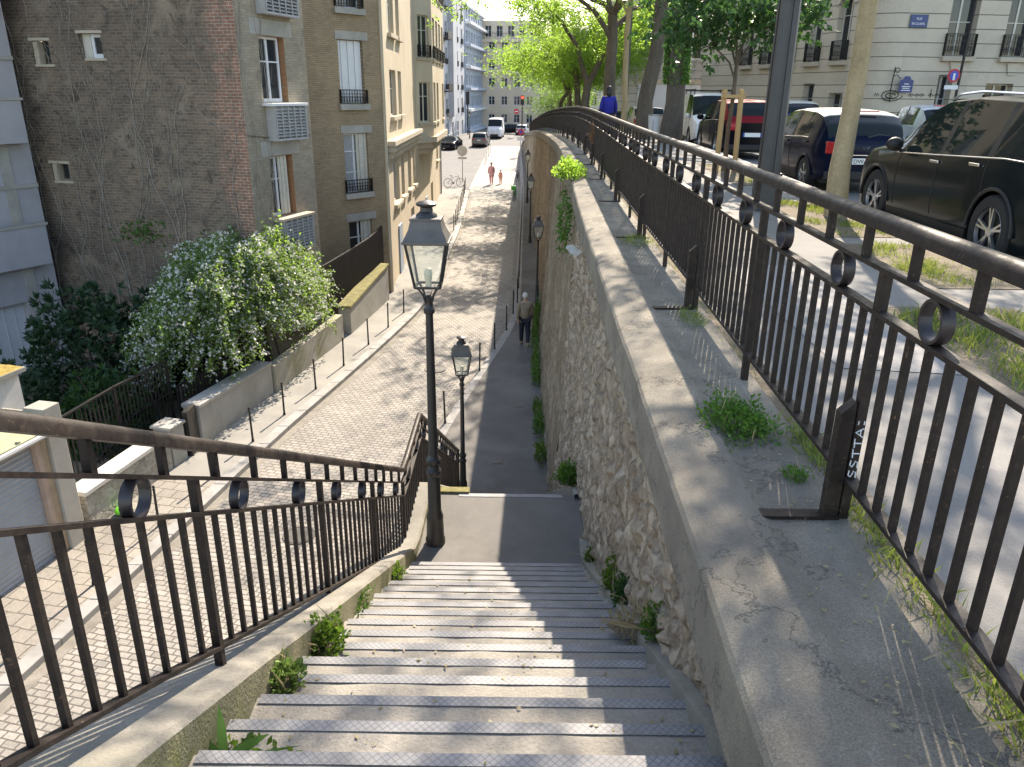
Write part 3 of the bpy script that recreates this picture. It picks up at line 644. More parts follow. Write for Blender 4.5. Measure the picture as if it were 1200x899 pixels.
# ------------------------------------------------------------------ buildings
class Fac:
    """a facade frame: x to the right as seen from outside, y inwards, z up from z0"""
    def __init__(s, t, x, y, z0, az):
        s.t = t; s.loc = Vector((x, y, z0)) - Vector(t.location); s.rot = PI/2 - rad(az)
    def put(s, mb, name, mat, parent=None, **kw):
        if parent is not None: return mb.build(name, mat, parent, **kw)
        return mb.build(name, mat, s.t, loc=s.loc, rotz=s.rot, **kw)
    def wall(s, x0, x1, z0, z1, ops, mat, d=.22, name='wall', ymat=None, y=0.0):
        xs = sorted({x0, x1, *[o[0] for o in ops], *[o[1] for o in ops]}); zs = sorted({z0, z1, *[o[2] for o in ops], *[o[3] for o in ops]})
        xs = [v for v in xs if x0 <= v <= x1]; zs = [v for v in zs if z0 <= v <= z1]
        m = MB()
        for a, b in zip(xs, xs[1:]):
            for c, e in zip(zs, zs[1:]):
                cx, cz = (a+b)/2, (c+e)/2
                if any(o[0] < cx < o[1] and o[2] < cz < o[3] for o in ops): continue
                m.quad((a,y,c),(b,y,c),(b,y,e),(a,y,e))
        for o in ops:
            a, b, c, e = o[:4]; r = MB() if ymat else m
            for q in (((a,y,c),(a,y+d,c),(a,y+d,e),(a,y,e)), ((b,y+d,c),(b,y,c),(b,y,e),(b,y+d,e)), ((a,y,e),(a,y+d,e),(b,y+d,e),(b,y,e)), ((a,y+d,c),(a,y,c),(b,y,c),(b,y+d,c))): r.quad(*q)
            if ymat: s.put(r, 'reveal', ymat)
        return s.put(m, name, mat)
    def window(s, x0, x1, z0, z1, d=.2, cols=2, bars=(.62,), fr=WHITEP, gl=WGLASS, t=.055, y=0.0, sill=None, guard=None, shut=None, lintel=None, shutm=None, pane=True):
        m = MB(); y0 = y+d-.05; y1 = y+d+.01
        m.box(x0,x0+t,y0,y1,z0,z1); m.box(x1-t,x1,y0,y1,z0,z1); m.box(x0+t,x1-t,y0+.002,y1,z0,z0+t*1.3); m.box(x0+t,x1-t,y0+.002,y1,z1-t,z1)
        for k in range(1, cols):
            x = x0+(x1-x0)*k/cols; m.box(x-t*.6,x+t*.6,y0+.004,y1,z0+t,z1-t)
        for b in bars:
            z = z0+(z1-z0)*b; m.box(x0+t,x1-t,y0+.008,y1,z-.018,z+.018)
        f = s.put(m, 'window', fr)
        p = MB(); p.quad((x0+.02,y+d-.012,z0+.02),(x1-.02,y+d-.012,z0+.02),(x1-.02,y+d-.012,z1-.02),(x0+.02,y+d-.012,z1-.02)); s.put(p, 'pane', gl, f)
        if sill: h, o, mat = sill; q = MB(); q.box(x0-.12,x1+.12,y-o,y+d-.05,z0-h,z0-.003); s.put(q, 'window_sill', mat, bevel=.008)
        if lintel: h, mat = lintel; q = MB(); q.box(x0-.2,x1+.2,y-.03,y+.05,z1+.01,z1+h); s.put(q, 'lintel', mat)
        if guard:
            h, o = guard; q = MB(); q.box(x0-.06,x1+.06,y-o-.012,y-o+.012,z0+h-.03,z0+h); q.box(x0-.06,x1+.06,y-o-.01,y-o+.01,z0+.03,z0+.055); q.box(x0-.06,x1+.06,y-o-.01,y-o+.01,z0+h*.68,z0+h*.68+.02)
            n = max(5, int((x1-x0)/.11))
            for k in range(n+1):
                x = x0-.05+(x1-x0+.1)*k/n; q.box(x-.009,x+.009,y-o-.008,y-o+.008,z0+.03,z0+h)
                if k < n:
                    xc = x+(x1-x0+.1)/n/2
                    for j in range(8): a=2*PI*j/8; b=2*PI*(j+1)/8; q.bar((xc+.05*math.cos(a),y-o,z0+h*.36+.09*math.sin(a)),(xc+.05*math.cos(b),y-o,z0+h*.36+.09*math.sin(b)),.014)
            for x in (x0-.05, x1+.05): q.box(x-.01,x+.01,y-o,y,z0+.03,z0+h)
            s.put(q, 'balcony_guard', IRON)
        if shut:
            for side in shut:
                w = (x1-x0)*.42; xa = x0 if side == 'l' else x1-w
                if side == 'c': xa = x0+.02; w = x1-x0-.04
                q = MB(); n = 4 if side != 'c' else 7
                for k in range(n):
                    a = xa+w*k/n; q.box(a+.004,a+w/n-.004,y+d-.10-.03*(k%2),y+d-.065-.03*(k%2),z0+.03,z1-.02)
                for k in range(int((z1-z0)/.18)): q.box(xa+.01, xa+w-.01, y+d-.137, y+d-.128, z0+.1+k*.18, z0+.112+k*.18)
                s.put(q, 'shutter', shutm or CREAMP)
        return f
ZB = -8.6
# ---- 1 creeper covered brick building -------------------------------------------------
B = thing('creeper_brick_building', 'dark old brick house with bare creeper stems over its blank wall, behind the blossoming shrub', 'building', (-7.34, 22, ZB))
A1 = Fac(B, -7.34-9.2*math.sin(rad(105)), 22-9.2*math.cos(rad(105)), ZB, 105)
def s1(x): return 9.2 - x
smallw = [(s1(5.0), s1(4.25), 9.30, 9.98), (s1(6.65), s1(6.05), 9.15, 9.80), (s1(6.78), s1(6.15), 5.92, 6.45)]
A1.wall(-.2, 9.2, 0, 24, smallw, BRICKV, .30)
for k, (a, b, c, e) in enumerate(smallw):
    if k == 0: A1.window(a+.28, b, c+.05, e, .22, 1, (), WHITEP, t=.09, sill=(.07,.06,CREAMD)); q = MB(); q.box(a,a+.27,.16,.20,c,e); A1.put(q, 'shutter', CREAMP)
    else:
        A1.window(a+.18, b, c+.04, e, .28, 1, (), plain('dark_frame_paint', (.10,.08,.06), .6) if k == 1 else bpy.data.materials['dark_frame_paint'], t=.05, sill=(.07,.05,CREAMD)); q = MB(); q.box(a+.01,a+.17,.05,.24,c,e-.01); A1.put(q, 'jamb', CREAMD)
    q = MB(); q.box(a-.06,b+.06,-.015,.03,e+.005,e+.08); A1.put(q, 'lintel', CREAMD)
A2 = Fac(B, -7.34, 22, ZB, 17.7); W2 = 3.28
wins = [(.95,2.18,8.25,9.98), (.95,2.10,5.05,6.78), (.95,2.2,11.55,13.3), (.95,2.1,1.7,3.4)]
A2.wall(0, W2, 0, 24, wins, BRICKC, .34, ymat=BRICKO)
for k, (a, b, c, e) in enumerate(wins):
    A2.window(a, b-.22 if k == 1 else b-.1, c, e, .20, 2, (.62,), WHITEP, t=.075, shut='r' if k == 1 else None, shutm=CREAMP)
    q = MB(); q.box(a-.1,b+.5,-.34,.10,c-.10,c-.02); A2.put(q, 'window_sill', WHITEP if k != 1 else CREAMD, bevel=.01)
    q = MB(); q.box(a-.35,b+.4,-.02,.06,e+.01,e+.42); A2.put(q, 'lintel', CONCM, bevel=.01)
    if k < 3:
        q = MB(); x0, x1, zt, zb = a+.05, b+.40, c-.11, c-.98
        q.box(x0,x0+.05,-.32,0,zb,zt); q.box(x1-.05,x1,-.32,0,zb,zt); q.box(x0,x1,-.32,0,zb-.06,zb); q.box(x0+.02,x1-.02,-.12,-.10,zb,zt)
        for j in range(9): z = zb+.05+j*(zt-zb-.06)/9; q.quad((x0+.05,-.30,z),(x1-.05,-.30,z),(x1-.05,-.25,z+.055),(x0+.05,-.25,z+.055)); q.box(x0+.05,x1-.05,-.315,-.305,z,z+.018)
        for j in range(6): x = x0+(x1-x0-.03)*j/5; q.box(x,x+.03,-.325,-.30,zb,zt)
        A2.put(q, 'louver_box', GREYP)
A3 = Fac(B, -7.34+W2*math.sin(rad(17.7)), 22+W2*math.cos(rad(17.7)), ZB, -70); A3.wall(0, 8, 0, 24, [], BRICKC)
m = MB(); m.prism([(0,0),(W2*math.sin(rad(17.7)),W2*math.cos(rad(17.7))),(-6.5,6.0),(-8.9,2.4)], 23.9, 24.2); m.build('roof', CONCM, B)
q = MB(); q.tube([(.02,-.03,7.4),(1.5,-.03,7.25),(3.2,-.03,7.3)], .012, 5); A2.put(q, 'cable', BARK)
# creeper stems
cv = thing('bare_creeper', 'leafless climbing creeper with pale twisting stems on the dark brick wall', 'climbing plant', (-10, 22.6, ZB+.3))
def on1(x, z, o=-.03):   # point on the blank wall
    a = rad(105); return Vector((-7.34+(x-9.2)*math.sin(a) - o*(-math.cos(a)), 22+(x-9.2)*math.cos(a) + o*math.sin(a), ZB+z))
def on2(x, z, o=-.03):
    a = rad(17.7); return Vector((-7.34+x*math.sin(a) - o*math.cos(a)*1.0*-1*-1, 22+x*math.cos(a) + o*math.sin(a), ZB+z))
rng = random.Random(3)
def vine(on, x, z, zt, r, wob, branch=True, mb=None):
    P = []; R = []; n = max(4, int((zt-z)/.22)); dx = 0
    for k in range(n+1):
        P.append(on(x, z + (zt-z)*k/n, -.02-r)); R.append(r*(1-.6*k/n)); dx = dx*.75 + rng.uniform(-1,1)*wob; x = max(.05, x+dx)
        if branch and rng.random() < .10 and r > .008: vine(on, x, z+(zt-z)*k/n, min(zt+1, z+(zt-z)*k/n+rng.uniform(.8,2.6)), r*.55, wob*1.9, r > .014, mb)
    mb.tube(P, R, 5, False)
m = MB()
for k in range(20): vine(on1, rng.uniform(1.0, 8.9), rng.uniform(0, 3.5), rng.uniform(8, 15), rng.uniform(.008,.018), .07, True, m)
for k in range(5): vine(on2, rng.uniform(.1, .8), rng.uniform(1, 5), rng.uniform(8, 15), rng.uniform(.008,.014), .04, True, m)
m.build('stem', VINE, cv, world=True)
m = MB()
for k in range(40): vine(on1, rng.uniform(.2, .85)+(.1 if k%4 else .5), rng.uniform(0,.5), rng.uniform(9, 15.5), rng.uniform(.02,.05), .03, False, m)
m.build('old_trunk', ROOT, cv, world=True)
m = MB()
for k in range(380):
    x, z = rng.uniform(.4, 9), rng.uniform(2, 12.5); a = rng.uniform(0, 2*PI); P = [on1(x, z, -.015)]
    for j in range(rng.randint(4, 9)): a += rng.uniform(-.6,.6); x += .13*math.cos(a); z += .13*math.sin(a); P.append(on1(min(9.15, x), z, -.015))
    m.tube(P, rng.uniform(.003,.008), 3, False)
m.build('twig', VINE, cv, world=True)
# ---- 2 tan brick building ---------------------------------------------------------------
B = thing('tan_brick_building', 'tan brick apartment house with dark window guards between the creeper wall and the cream house', 'building', (-7.8, 27.7, ZB))
bx, by = -5.06, 31.0; LW = 4.4
A = Fac(B, bx-LW*math.sin(rad(40)), by-LW*math.cos(rad(40)), ZB, 40)
wins = [(LW-1.92, LW-.80, z, z+2.15) for z in (1.75, 4.95, 8.12, 11.3)]
A.wall(0, LW, 0, 25, wins, BRICKB, .3)
A.put(MB().box(LW-.001, LW+.12, -.06, .35, 0, 25), 'corner_pier', CREAM)
for k, (a, b, c, e) in enumerate(wins):
    A.window(a, b, c, e, .22, 2, (.35,.7) if k < 2 else (.62,), WHITEP, CURTM if k in (1,) else WGLASS, t=.06, shut=('r', 'r', 'c', 'l')[k], shutm=WHITEP if k == 2 else CREAMP, guard=(.5,.10) if k else None, sill=(.20,.14,CONCM))
    q = MB(); q.box(a-.12,b+.22,-.03,.05,e+.01,e+.28); A.put(q, 'lintel', CONCM)
# ---- 3 cream house along the street -------------------------------------------------------
B = thing('cream_building', 'sunlit cream rendered apartment house with stone ledges and a bay facing the street', 'building', (-5.06, 31.0, ZB))
A = Fac(B, -5.06, 31.0, ZB, -1); CL = 28.0
wins = []
for z, h in ((4.05,1.75),(7.6,1.8),(10.75,1.9),(13.9,1.9)):
    wins += [(2.35,4.3,z,z+h),(5.0,6.2,z,z+h)]
wins += [(7.6,9.0,4.05,5.8),(9.9,10.9,4.05,5.8)]
for z in (4.05,7.4,10.6): wins += [(25.0,26.4,z,z+1.9)]
wins += [(8.4,9.9,.7,3.0),(20,21.6,.7,3.0)]
A.wall(0, CL, 0, 26, wins, CREAM, .25)
for k, (a, b, c, e) in enumerate(wins): A.window(a, b, c, e, .2, 2, (.6,), CREAMP, WGLASS if k % 3 else CURTM, t=.06, sill=(.16,.16,CREAMD) if c > 1 else None, shut='l' if k in (1, 4, 7) else None)
q = MB(); q.box(.35,11.6,-.40,.05,6.55,6.75); q.box(.45,11.5,-.32,.05,6.32,6.55); q.box(.55,11.4,-.22,.05,6.05,6.32); q.box(.6,11.3,-.14,.05,5.95,6.05); A.put(q, 'ledge', CREAMD, bevel=.015)
q = MB(); q.box(0,.32,-.10,.06,0,26); A.put(q, 'corner_strip', CREAM)
# bay
by0, by1, bd = 12.6, 23.5, .80
pts = [(by0,0),(by0+1.1,-bd),(by1-1.1,-bd),(by1,0)]
for (xa,ya),(xb,yb) in zip(pts, pts[1:]):
    L = math.hypot(xb-xa, yb-ya); an = math.atan2(yb-ya, xb-xa)
    ca, sa = math.cos(A.rot), math.sin(A.rot); ox, oy = -5.06+xa*ca-ya*sa, 31+xa*sa+ya*ca
    F2 = Fac(B, ox, oy, ZB, 90-math.degrees(A.rot+an)); n = 1 if L < 3 else 4
    ops = []
    for z in (7.0,10.25,13.5):
        for j in range(n):
            c = L*(j+.5)/n; w = min(1.5, L/n*.62)
            if not (n == 4 and j == 2 and z == 7.0): ops.append((c-w/2,c+w/2,z,z+2.05))
    F2.wall(0, L, 6.2, 26, ops, CREAM, .22, 'bay_wall')
    for (a,b,c,e) in ops: F2.window(a,b,c,e,.18,2,(.65,),CREAMP,WGLASS,t=.06,sill=(.14,.08,CREAMD),guard=(.62,.12) if c > 8 else None)
for z, o, h in ((5.95,.18,.30),(5.65,-.05,.30),(5.35,-.25,.30)):
    m = MB(); m.prism([(by0-.2-o,.05),(by0+1.0-o*.5,-bd-o),(by1-1.0+o*.5,-bd-o),(by1+.2+o,.05)], z, z+h); A.put(m, 'bay_base', CREAMD)
A4 = Fac(B, -5.06+CL*math.cos(A.rot), 31+CL*math.sin(A.rot), ZB, -91); A4.wall(0, 9, 0, 26, [], CREAM, name='end_wall')
q = MB(); q.box(3.2,4.3,-.06,.02,0,3.0); q.box(16.2,17.3,-.05,.02,.1,2.6); A.put(q, 'door', DOORM)
q = MB(); q.tube([(CL-.15,-.08,.1),(CL-.15,-.08,25.5)], .06, 8); A.put(q, 'downpipe', GREYP)
m = MB(); m.prism([(0,0),(CL,0),(CL,9),(3,9)], 25.9, 26.2); A.put(m, 'roof', CONCM)
# ---- 4 pale building at the far left -------------------------------------------------------
B = thing('pale_lilac_building', 'pale lilac rendered apartment block with solid balcony fronts at the left edge', 'building', (-14.2, 23.3, ZB))
A = Fac(B, -14.15-7*math.sin(rad(26)), 23.3-7*math.cos(rad(26)), ZB, 26)
ops = [(1.5,4.6,z,z+1.75) for z in (5.0,8.45,11.9)] + [(4.9,6.2,z,z+1.6) for z in (8.45,11.9)] + [(2.2,6.0,.25,2.55)]
A.wall(0, 7, 0, 25, ops, LILAC, .35)
for (a,b,c,e) in ops[:5]: A.window(a,b,c,e,.3,2,(),WHITEP,WGLASS,t=.08)
q = MB(); q.box(2.2,6.0,.28,.33,.25,2.55)
for k in range(12): q.box(2.2+k*.317,2.22+k*.317,.265,.28,.25,2.55)
A.put(q, 'garage_door', WDOOR)
for z in (3.62, 7.08, 10.55):
    q = MB(); q.box(-.5,6.75,-.42,-.30,z,z+1.15); q.box(6.63,6.75,-.30,.0,z,z+1.15); q.box(-.5,6.75,-.30,.02,z-.01,z+.12); A.put(q, 'balcony_front', LILAC, bevel=.01)
    q = MB(); q.box(-.5,6.80,-.46,-.26,z+1.152,z+1.22); A.put(q, 'balcony_cap', CONCM)
    for zz in (2.2,): q = MB(); q.box(5.5,7.02,-.05,.02,z+zz,z+zz+.10); A.put(q, 'ledge', CONCM)
q = MB(); q.box(6.05,6.35,-.03,.03,0,25); A.put(q, 'pilaster', CONCM)
A.put(MB().box(7.0,7.02,0,6,0,25), 'side_wall', LILAC)
# ---- 5 garage and the white blocks behind it --------------------------------------------------
az = 12.3; ca, sa = math.cos(rad(90-az)), math.sin(rad(90-az))
B = thing('garage', 'low garage with a grey ribbed shutter, pink and tan frame and sheet roof', 'garage', (-8.45, 12.24, ZB))
A = Fac(B, -8.45-5.2*math.sin(rad(az)), 12.24-5.2*math.cos(rad(az)), ZB+.3, az)
m = MB(); rows = []
for k in range(49): z = k*.05; rows.append([(0,.04+(.018 if k%2 else 0),z),(5.18,.04+(.018 if k%2 else 0),z)])
m.grid(rows, False); A.put(m, 'shutter', GARD)
A.put(MB().box(5.19,5.30,-.06,.3,0,2.62), 'frame', PINKP); A.put(MB().box(-.2,5.30,-.07,.3,2.40,2.62), 'lintel', TANP); A.put(MB().box(5.30,5.46,-.04,.3,0,2.62), 'frame', TANP)
A.put(MB().box(5.47,5.86,-.10,.32,-.1,2.95), 'pillar', CONCM, bevel=.015)
m = MB(); m.add([(-.3,-.28,2.66),(5.50,-.28,2.66),(5.50,2.4,2.95),(-.3,2.4,2.95),(-.3,-.28,2.63),(5.5,-.28,2.63)], [(0,1,2,3),(4,5,1,0)])
for k in range(12): m.box(-.3+k*.5,-.26+k*.5,-.27,-.20,2.64,2.70)
A.put(m, 'roof', ROOFG); A.put(MB().tube([(-.3,-.31,2.60),(5.5,-.31,2.60)], .05, 8), 'gutter', GREYP)
A.put(MB().box(5.46,5.50,-.0,2.4,0,2.9), 'side_wall', CONCM)
B = thing('stepped_white_wall', 'white rendered stepped wall with a yellow moss ledge above the garage roof', 'wall', (-9.6, 11.8, ZB))
A = Fac(B, -8.45-.75*math.cos(rad(az))-5.2*math.sin(rad(az)), 12.24+.75*math.sin(rad(az))-5.2*math.cos(rad(az)), ZB, az)
A.put(MB().box(-1,5.95,0,.95,0,3.72), 'lower_wall', WHITER); A.put(MB().box(-1,6.05,-.10,.95,3.722,3.80), 'tile_edge', CONCM)
m = MB(); rows = []
for i in range(60): rows.append([(-1+7.02*i/59, -.08+.6*j/8, 3.803+.04*abs(noise.noise((i*.55,j*.6,2)))*(1 if 0<j<8 else .3)) for j in range(9)])
m.grid(rows); A.put(m, 'moss_ledge', YMOSS)
A.put(MB().box(-1,5.55,.96,1.4,0,4.85), 'upper_wall', WHITER); A.put(MB().box(-1,5.62,.90,1.45,4.852,4.92), 'coping', CONCM)
q = MB(); q.tube([(-1,1.1,5.35),(5.2,1.1,5.30),(5.2,1.1,4.93)], .02, 6); q.tube([(-1,1.1,5.15),(5.2,1.1,5.12)], .012, 6); A.put(q, 'handrail', IRON)
# ---- 6 low walls and fences along the left pavement
def seg_wall(name, label, cat, p, q, z0, zt0, zt1, th, mat, capm=None, cap=.08, over=.05, rub=False):
    p = Vector((*p, 0)); q = Vector((*q, 0)); d = (q-p); L = d.length; d.normalize(); n = Vector((-d.y, d.x, 0))   # n points away from the street (left)
    t = thing(name, label, cat, (p.x, p.y, z0)); m = MB(); nx = max(4, int(L/.25)); rows = []
    def pt(u, o, z): r = p+d*u+n*o; return (r.x, r.y, z)
    for i in range(nx+1):
        u = L*i/nx; zt = zt0+(zt1-zt0)*i/nx
        rows.append([pt(u, (.03*noise.noise((u*3, z*2.2, 4)) if rub else 0), z) for z in [z0+(zt-z0)*k/8 for k in range(9)]])
    m.grid(rows, rub); zt = lambda u: zt0+(zt1-zt0)*u/L
    for u in (0, L): m.quad(pt(u,0,z0), pt(u,th,z0), pt(u,th,zt(u)), pt(u,0,zt(u)))
    m.quad(pt(0,th,z0), pt(L,th,z0), pt(L,th,zt1), pt(0,th,zt0)); m.quad(pt(0,0,zt0), pt(L,0,zt1), pt(L,th,zt1), pt(0,th,zt0))
    m.build('body', mat, t, world=True)
    if capm:
        m = MB(); vs = [pt(-over,-over,zt0+.003), pt(L+over,-over,zt1+.003), pt(L+over,th+over,zt1+.003), pt(-over,th+over,zt0+.003)]
        m.add(vs+[(a,b,c+cap) for a,b,c in vs], [(0,3,2,1),(4,5,6,7),(0,1,5,4),(1,2,6,5),(2,3,7,6),(3,0,4,7)]); m.build('cap', capm, t, world=True, bevel=.015)
    return t
RUBW = rubble('white_rubble', [(.38,.35,.31),(.48,.45,.40),(.56,.53,.48)], (.42,.39,.34), 4.0, (1,1,1.3))
seg_wall('low_garden_wall', 'low whitewashed rubble wall with a pale cap right of the garage', 'wall', (-8.24,13.12), (-7.72,15.72), zl(14)+.05, -7.42, -7.38, .36, RUBW, WHITER, .10)
seg_wall('gate_pillar', 'squat pale concrete pillar ending the low white wall by the gate', 'pillar', (-7.70,15.76), (-7.58,16.2), zl(16)+.05, -7.22, -7.22, .44, CONCM, CONCM, .07)
seg_wall('concrete_garden_wall', 'rendered concrete wall with a thick slab cap below the blossoming shrub', 'wall', (-7.45,16.85), (-6.72,20.15), zl(18)+.0, -7.14, -7.20, .42, CONCM, CONCM, .10, .03)
seg_wall('patched_garden_wall', 'patched beige rendered wall segment between the shrub and the gap', 'wall', (-6.66,20.25), (-5.72,24.9), zl(22), -7.25, -7.05, .25, multi('patched_render', [(.30,.275,.21),(.42,.39,.33),(.52,.49,.43)], .9, .9, .3, 60, .006, stain=(.6,.8,(.25,.24,.12))))
seg_wall('mossy_capped_wall', 'sunlit beige wall with a yellow mossy cap under the dark fence', 'wall', (-5.58,25.5), (-4.95,29.9), zl(27)+.05, -7.0, -6.45, .42, CONCM, MOSSM, .09, .04)
def fence(name, label, P, h0, sp, hfun=None, panel=False, over=True, kinds=100):
    """bars between the polyline P (x, y, zbottom, ztop)"""
    t = thing(name, label, 'fence', (P[0][0], P[0][1], P[0][2])); m = MB()
    for a, b in zip(P, P[1:]):
        m.bar((a[0],a[1],a[3]), (b[0],b[1],b[3]), .05, .04)
    m.build('top_rail', IRON, t, world=True); c = 0; m = MB()
    for a, b in zip(P, P[1:]): m.bar((a[0],a[1],a[2]+.08), (b[0],b[1],b[2]+.08), .03, .03)
    m.build('bottom_rail', IRON, t, world=True)
    for a, b in zip(P, P[1:]):
        A_, B_ = Vector(a), Vector(b); n = max(1, int((B_-A_).to_2d().length/sp))
        for k in range(n):
            q = A_.lerp(B_, (k+.5)/n); c += 1
            if panel: MB().bar((q[0],q[1],q[2]),(q[0],q[1],q[3]-.02), sp*.86, .012, (0,1,0)).build('slat', FENCEP, t, world=True)
            else: MB().bar((q[0],q[1],q[2]),(q[0],q[1],q[3]), .024, .024, (0,1,0)).build('bar', IRON, t, world=True)
        MB().bar((a[0],a[1],a[2]-.2),(a[0],a[1],a[3]+.03), .045, .045, (0,1,0)).build('post', IRON, t, world=True)
    MB().bar((b[0],b[1],b[2]-.2),(b[0],b[1],b[3]+.03), .045, .045, (0,1,0)).build('post', IRON, t, world=True)
    return t
FENCEP = plain('dark_fence_paint', (.055,.043,.035), .55, .25, 5)
t = fence('garden_bar_fence', 'black iron bar fence in front of the dark shrubs beside the garage', [(-9.05,13.95,-7.6,-6.2),(-8.70,15.6,-7.6,-6.12),(-8.30,17.35,-7.6,-6.12)], 0, .115)
m = MB(); m.bar((-8.75,15.8,-7.05),(-8.2,17.3,-6.85),.03,.03); m.bar((-8.9,15.0,-7.5),(-8.75,15.8,-7.05),.03,.03); m.build('stair_handrail', IRON, t, world=True)
fence('garden_slat_fence', 'low dark slat fence behind the concrete garden wall under the shrub', [(-8.22,17.55,-7.75,-6.85),(-7.75,19.5,-7.7,-6.75),(-7.4,21.5,-7.6,-6.7)], 0, .14, panel=True)
fence('dark_tall_fence', 'tall dark panel fence on the mossy wall before the tan brick house', [(-6.30,25.0,-7.0,-5.45),(-5.90,26.9,-6.9,-5.35),(-5.45,29.0,-6.55,-5.20),(-5.2,30.4,-6.4,-4.98)], 0, .10, panel=True)
tag(MB().box(-7.62,-7.50,16.3,16.8,zl(16.5)+.1,-7.0).build('garden_gate', IRON), 'dark sheet metal gate between the pale pillar and concrete wall', 'gate')
# ---- 7 distant buildings ------------------------------------------------------------------------
def block(name, label, x, y, az, L, H, mat, floors, nw, z0=-6.5, fr=WHITEP, gl=WGLASS, ww=1.2, wh=1.8, guard=None, first=1.2, fh=3.1, depth=10, sill=None, roofm=None, d=.2, extra=None, skip=()):
    t = thing(name, label, 'building', (x, y, z0)); A = Fac(t, x, y, z0, az); ops = []
    for f in range(floors):
        for k in range(nw):
            if (f, k) in skip: continue
            c = L*(k+.5)/nw; z = first+f*fh
            if z+wh < H-.2: ops.append((c-ww/2,c+ww/2,z,z+wh))
    A.wall(0, L, 0, H, ops, mat, d)
    for i, o in enumerate(ops): A.window(*o, d, 2, (.62,), fr, gl, t=.08, guard=guard if guard and o[2] > first else None, sill=sill)
    m = MB(); m.box(.001,L-.001,.02,depth,H-.3,H); m.quad((0,depth,0),(0,0,0),(0,0,H),(0,depth,H)); m.quad((L,0,0),(L,depth,0),(L,depth,H),(L,0,H)); A.put(m, 'roof', roofm or mat)
    q = MB(); q.box(-.15,L+.15,-.3,.05,H-.55,H-.25); A.put(q, 'cornice', mat)
    return t, A
t, A = block('grey_stone_building', 'tall grey stone apartment house beyond the cream house on the left', -11.2, 84, 5, 40, 24, GREYST, 7, 9, -7.2, guard=(.7,.12), ww=1.5, wh=2.0)
for k in (3.1, 9.5):
    for f in (2, 4): q = MB(); q.box(k*2.2,k*2.2+3,-.9,0,f*3.1+.9,f*3.1+1.05); q.box(k*2.2,k*2.2+3,-.92,-.86,f*3.1+1.05,f*3.1+1.9); A.put(q, 'balcony', IRON)
for k in (13, 26): q = MB(); q.box(k,k+3,-.7,.02,4,22); A.put(q, 'bay', GREYST)
t, A = block('blue_glazed_building', 'blue grey modern block with white balcony bands next to the far grey house', -7.6, 126, 5, 22, 19, BLUEST, 6, 8, -6.6, ww=2.0, wh=1.7)
for f in range(6): q = MB(); q.box(0,22,-.8,.01,f*3.1+.6,f*3.1+1.0); A.put(q, 'balcony', WHITEP if f % 2 else BLUEST)
t, A = block('beige_corner_building', 'beige stone building with a set back top storey facing down the street', -7.6, 146, 96, 13.5, 15.2, BEIGE, 5, 6, -6.6, ww=1.1, wh=1.5, first=1.4, fh=3.0)
A.wall(1.2, 12.5, 15.2, 18.2, [(2+2*k,3.1+2*k,15.6,17.4) for k in range(5)], BEIGE, .2, 'attic_wall', y=1.5)
for k in range(5): A.window(2+2*k,3.1+2*k,15.6,17.4,.2,2,(.6,),WHITEP,y=1.5)
q = MB()
for k in range(28): q.box(.2+k*.47,.23+k*.47,-.02,.01,15.2,16.1)
q.box(.1,13.4,-.03,.02,16.07,16.13); A.put(q, 'roof_railing', IRON)
block('cream_far_building', 'cream coloured far building seen under the bright leaves beside the beige one', 6.2, 150, 94, 14, 17, PALE, 6, 6, -6.6, ww=1.1, wh=1.7, first=1.3)
block('pale_far_building', 'pale stone far building glimpsed between the avenue trunks', 20.5, 128, 92, 22, 22, PALE, 6, 8, -5.5, ww=1.2, wh=1.9, first=1.6, guard=(.5,.12))
# ---- 8 right side: banded stone corner building, facing the upper road ---------------------------
GB = -1.95
B = thing('banded_stone_building', 'large curved banded limestone building behind the parked cars on the right', 'building', (17.0, 39.2, GB))
cx_, cy_ = 17.0, 39.2
al = 165.0   # left facade runs from far left towards the near corner
Lf = 14.0
A = Fac(B, cx_-Lf*math.sin(rad(al))-1.2*math.sin(rad(al)), cy_-Lf*math.cos(rad(al))-1.2*math.cos(rad(al)), GB, al)
def arched(A, x0, x1, z0, z1, mat=ASHL):
    q = MB(); xc = (x0+x1)/2; n = 10; r = (x1-x0)/2+.28
    pts = [(xc+r*math.cos(PI*k/n), z1-r*.55+r*.75*math.sin(PI*k/n)) for k in range(n+1)]; pin = [(xc+(r-.28)*math.cos(PI*k/n), z1-r*.55+(r*.75-.24)*math.sin(PI*k/n)) for k in range(n+1)]
    for (a,b),(c,e) in zip(zip(pts, pts[1:]), zip(pin, pin[1:])): q.add([(a[0],-.05,a[1]),(b[0],-.05,b[1]),(e[0],-.05,e[1]),(c[0],-.05,c[1]),(a[0],.02,a[1]),(b[0],.02,b[1])], [(0,1,2,3),(0,4,5,1)])
    A.put(q, 'arch_moulding', ASHL)
ops = []
for c in (3.5, 5.7, 7.9, 10.1, 12.3): ops += [(c-.55,c+.55,3.6,6.6),(c-.55,c+.55,8.0,10.5)]
ops += [(7.4,8.4,.1,2.55),(9.6,10.6,.1,2.55),(11.9,13.0,.15,2.1)]
A.wall(-2, Lf, 0, 20, ops, ASHL, .45)
for i, o in enumerate(ops):
    A.window(*o, .38, 2, (.7,), CREAMP if o[2] > 1 else GREYP, WGLASS, t=.07, sill=(.2,.22,CREAMD) if o[2] > 1 else None, guard=(.95,.14) if o[2] > 1 else None)
    if 3 < o[2] < 4: arched(A, o[0], o[1], o[2], o[3])
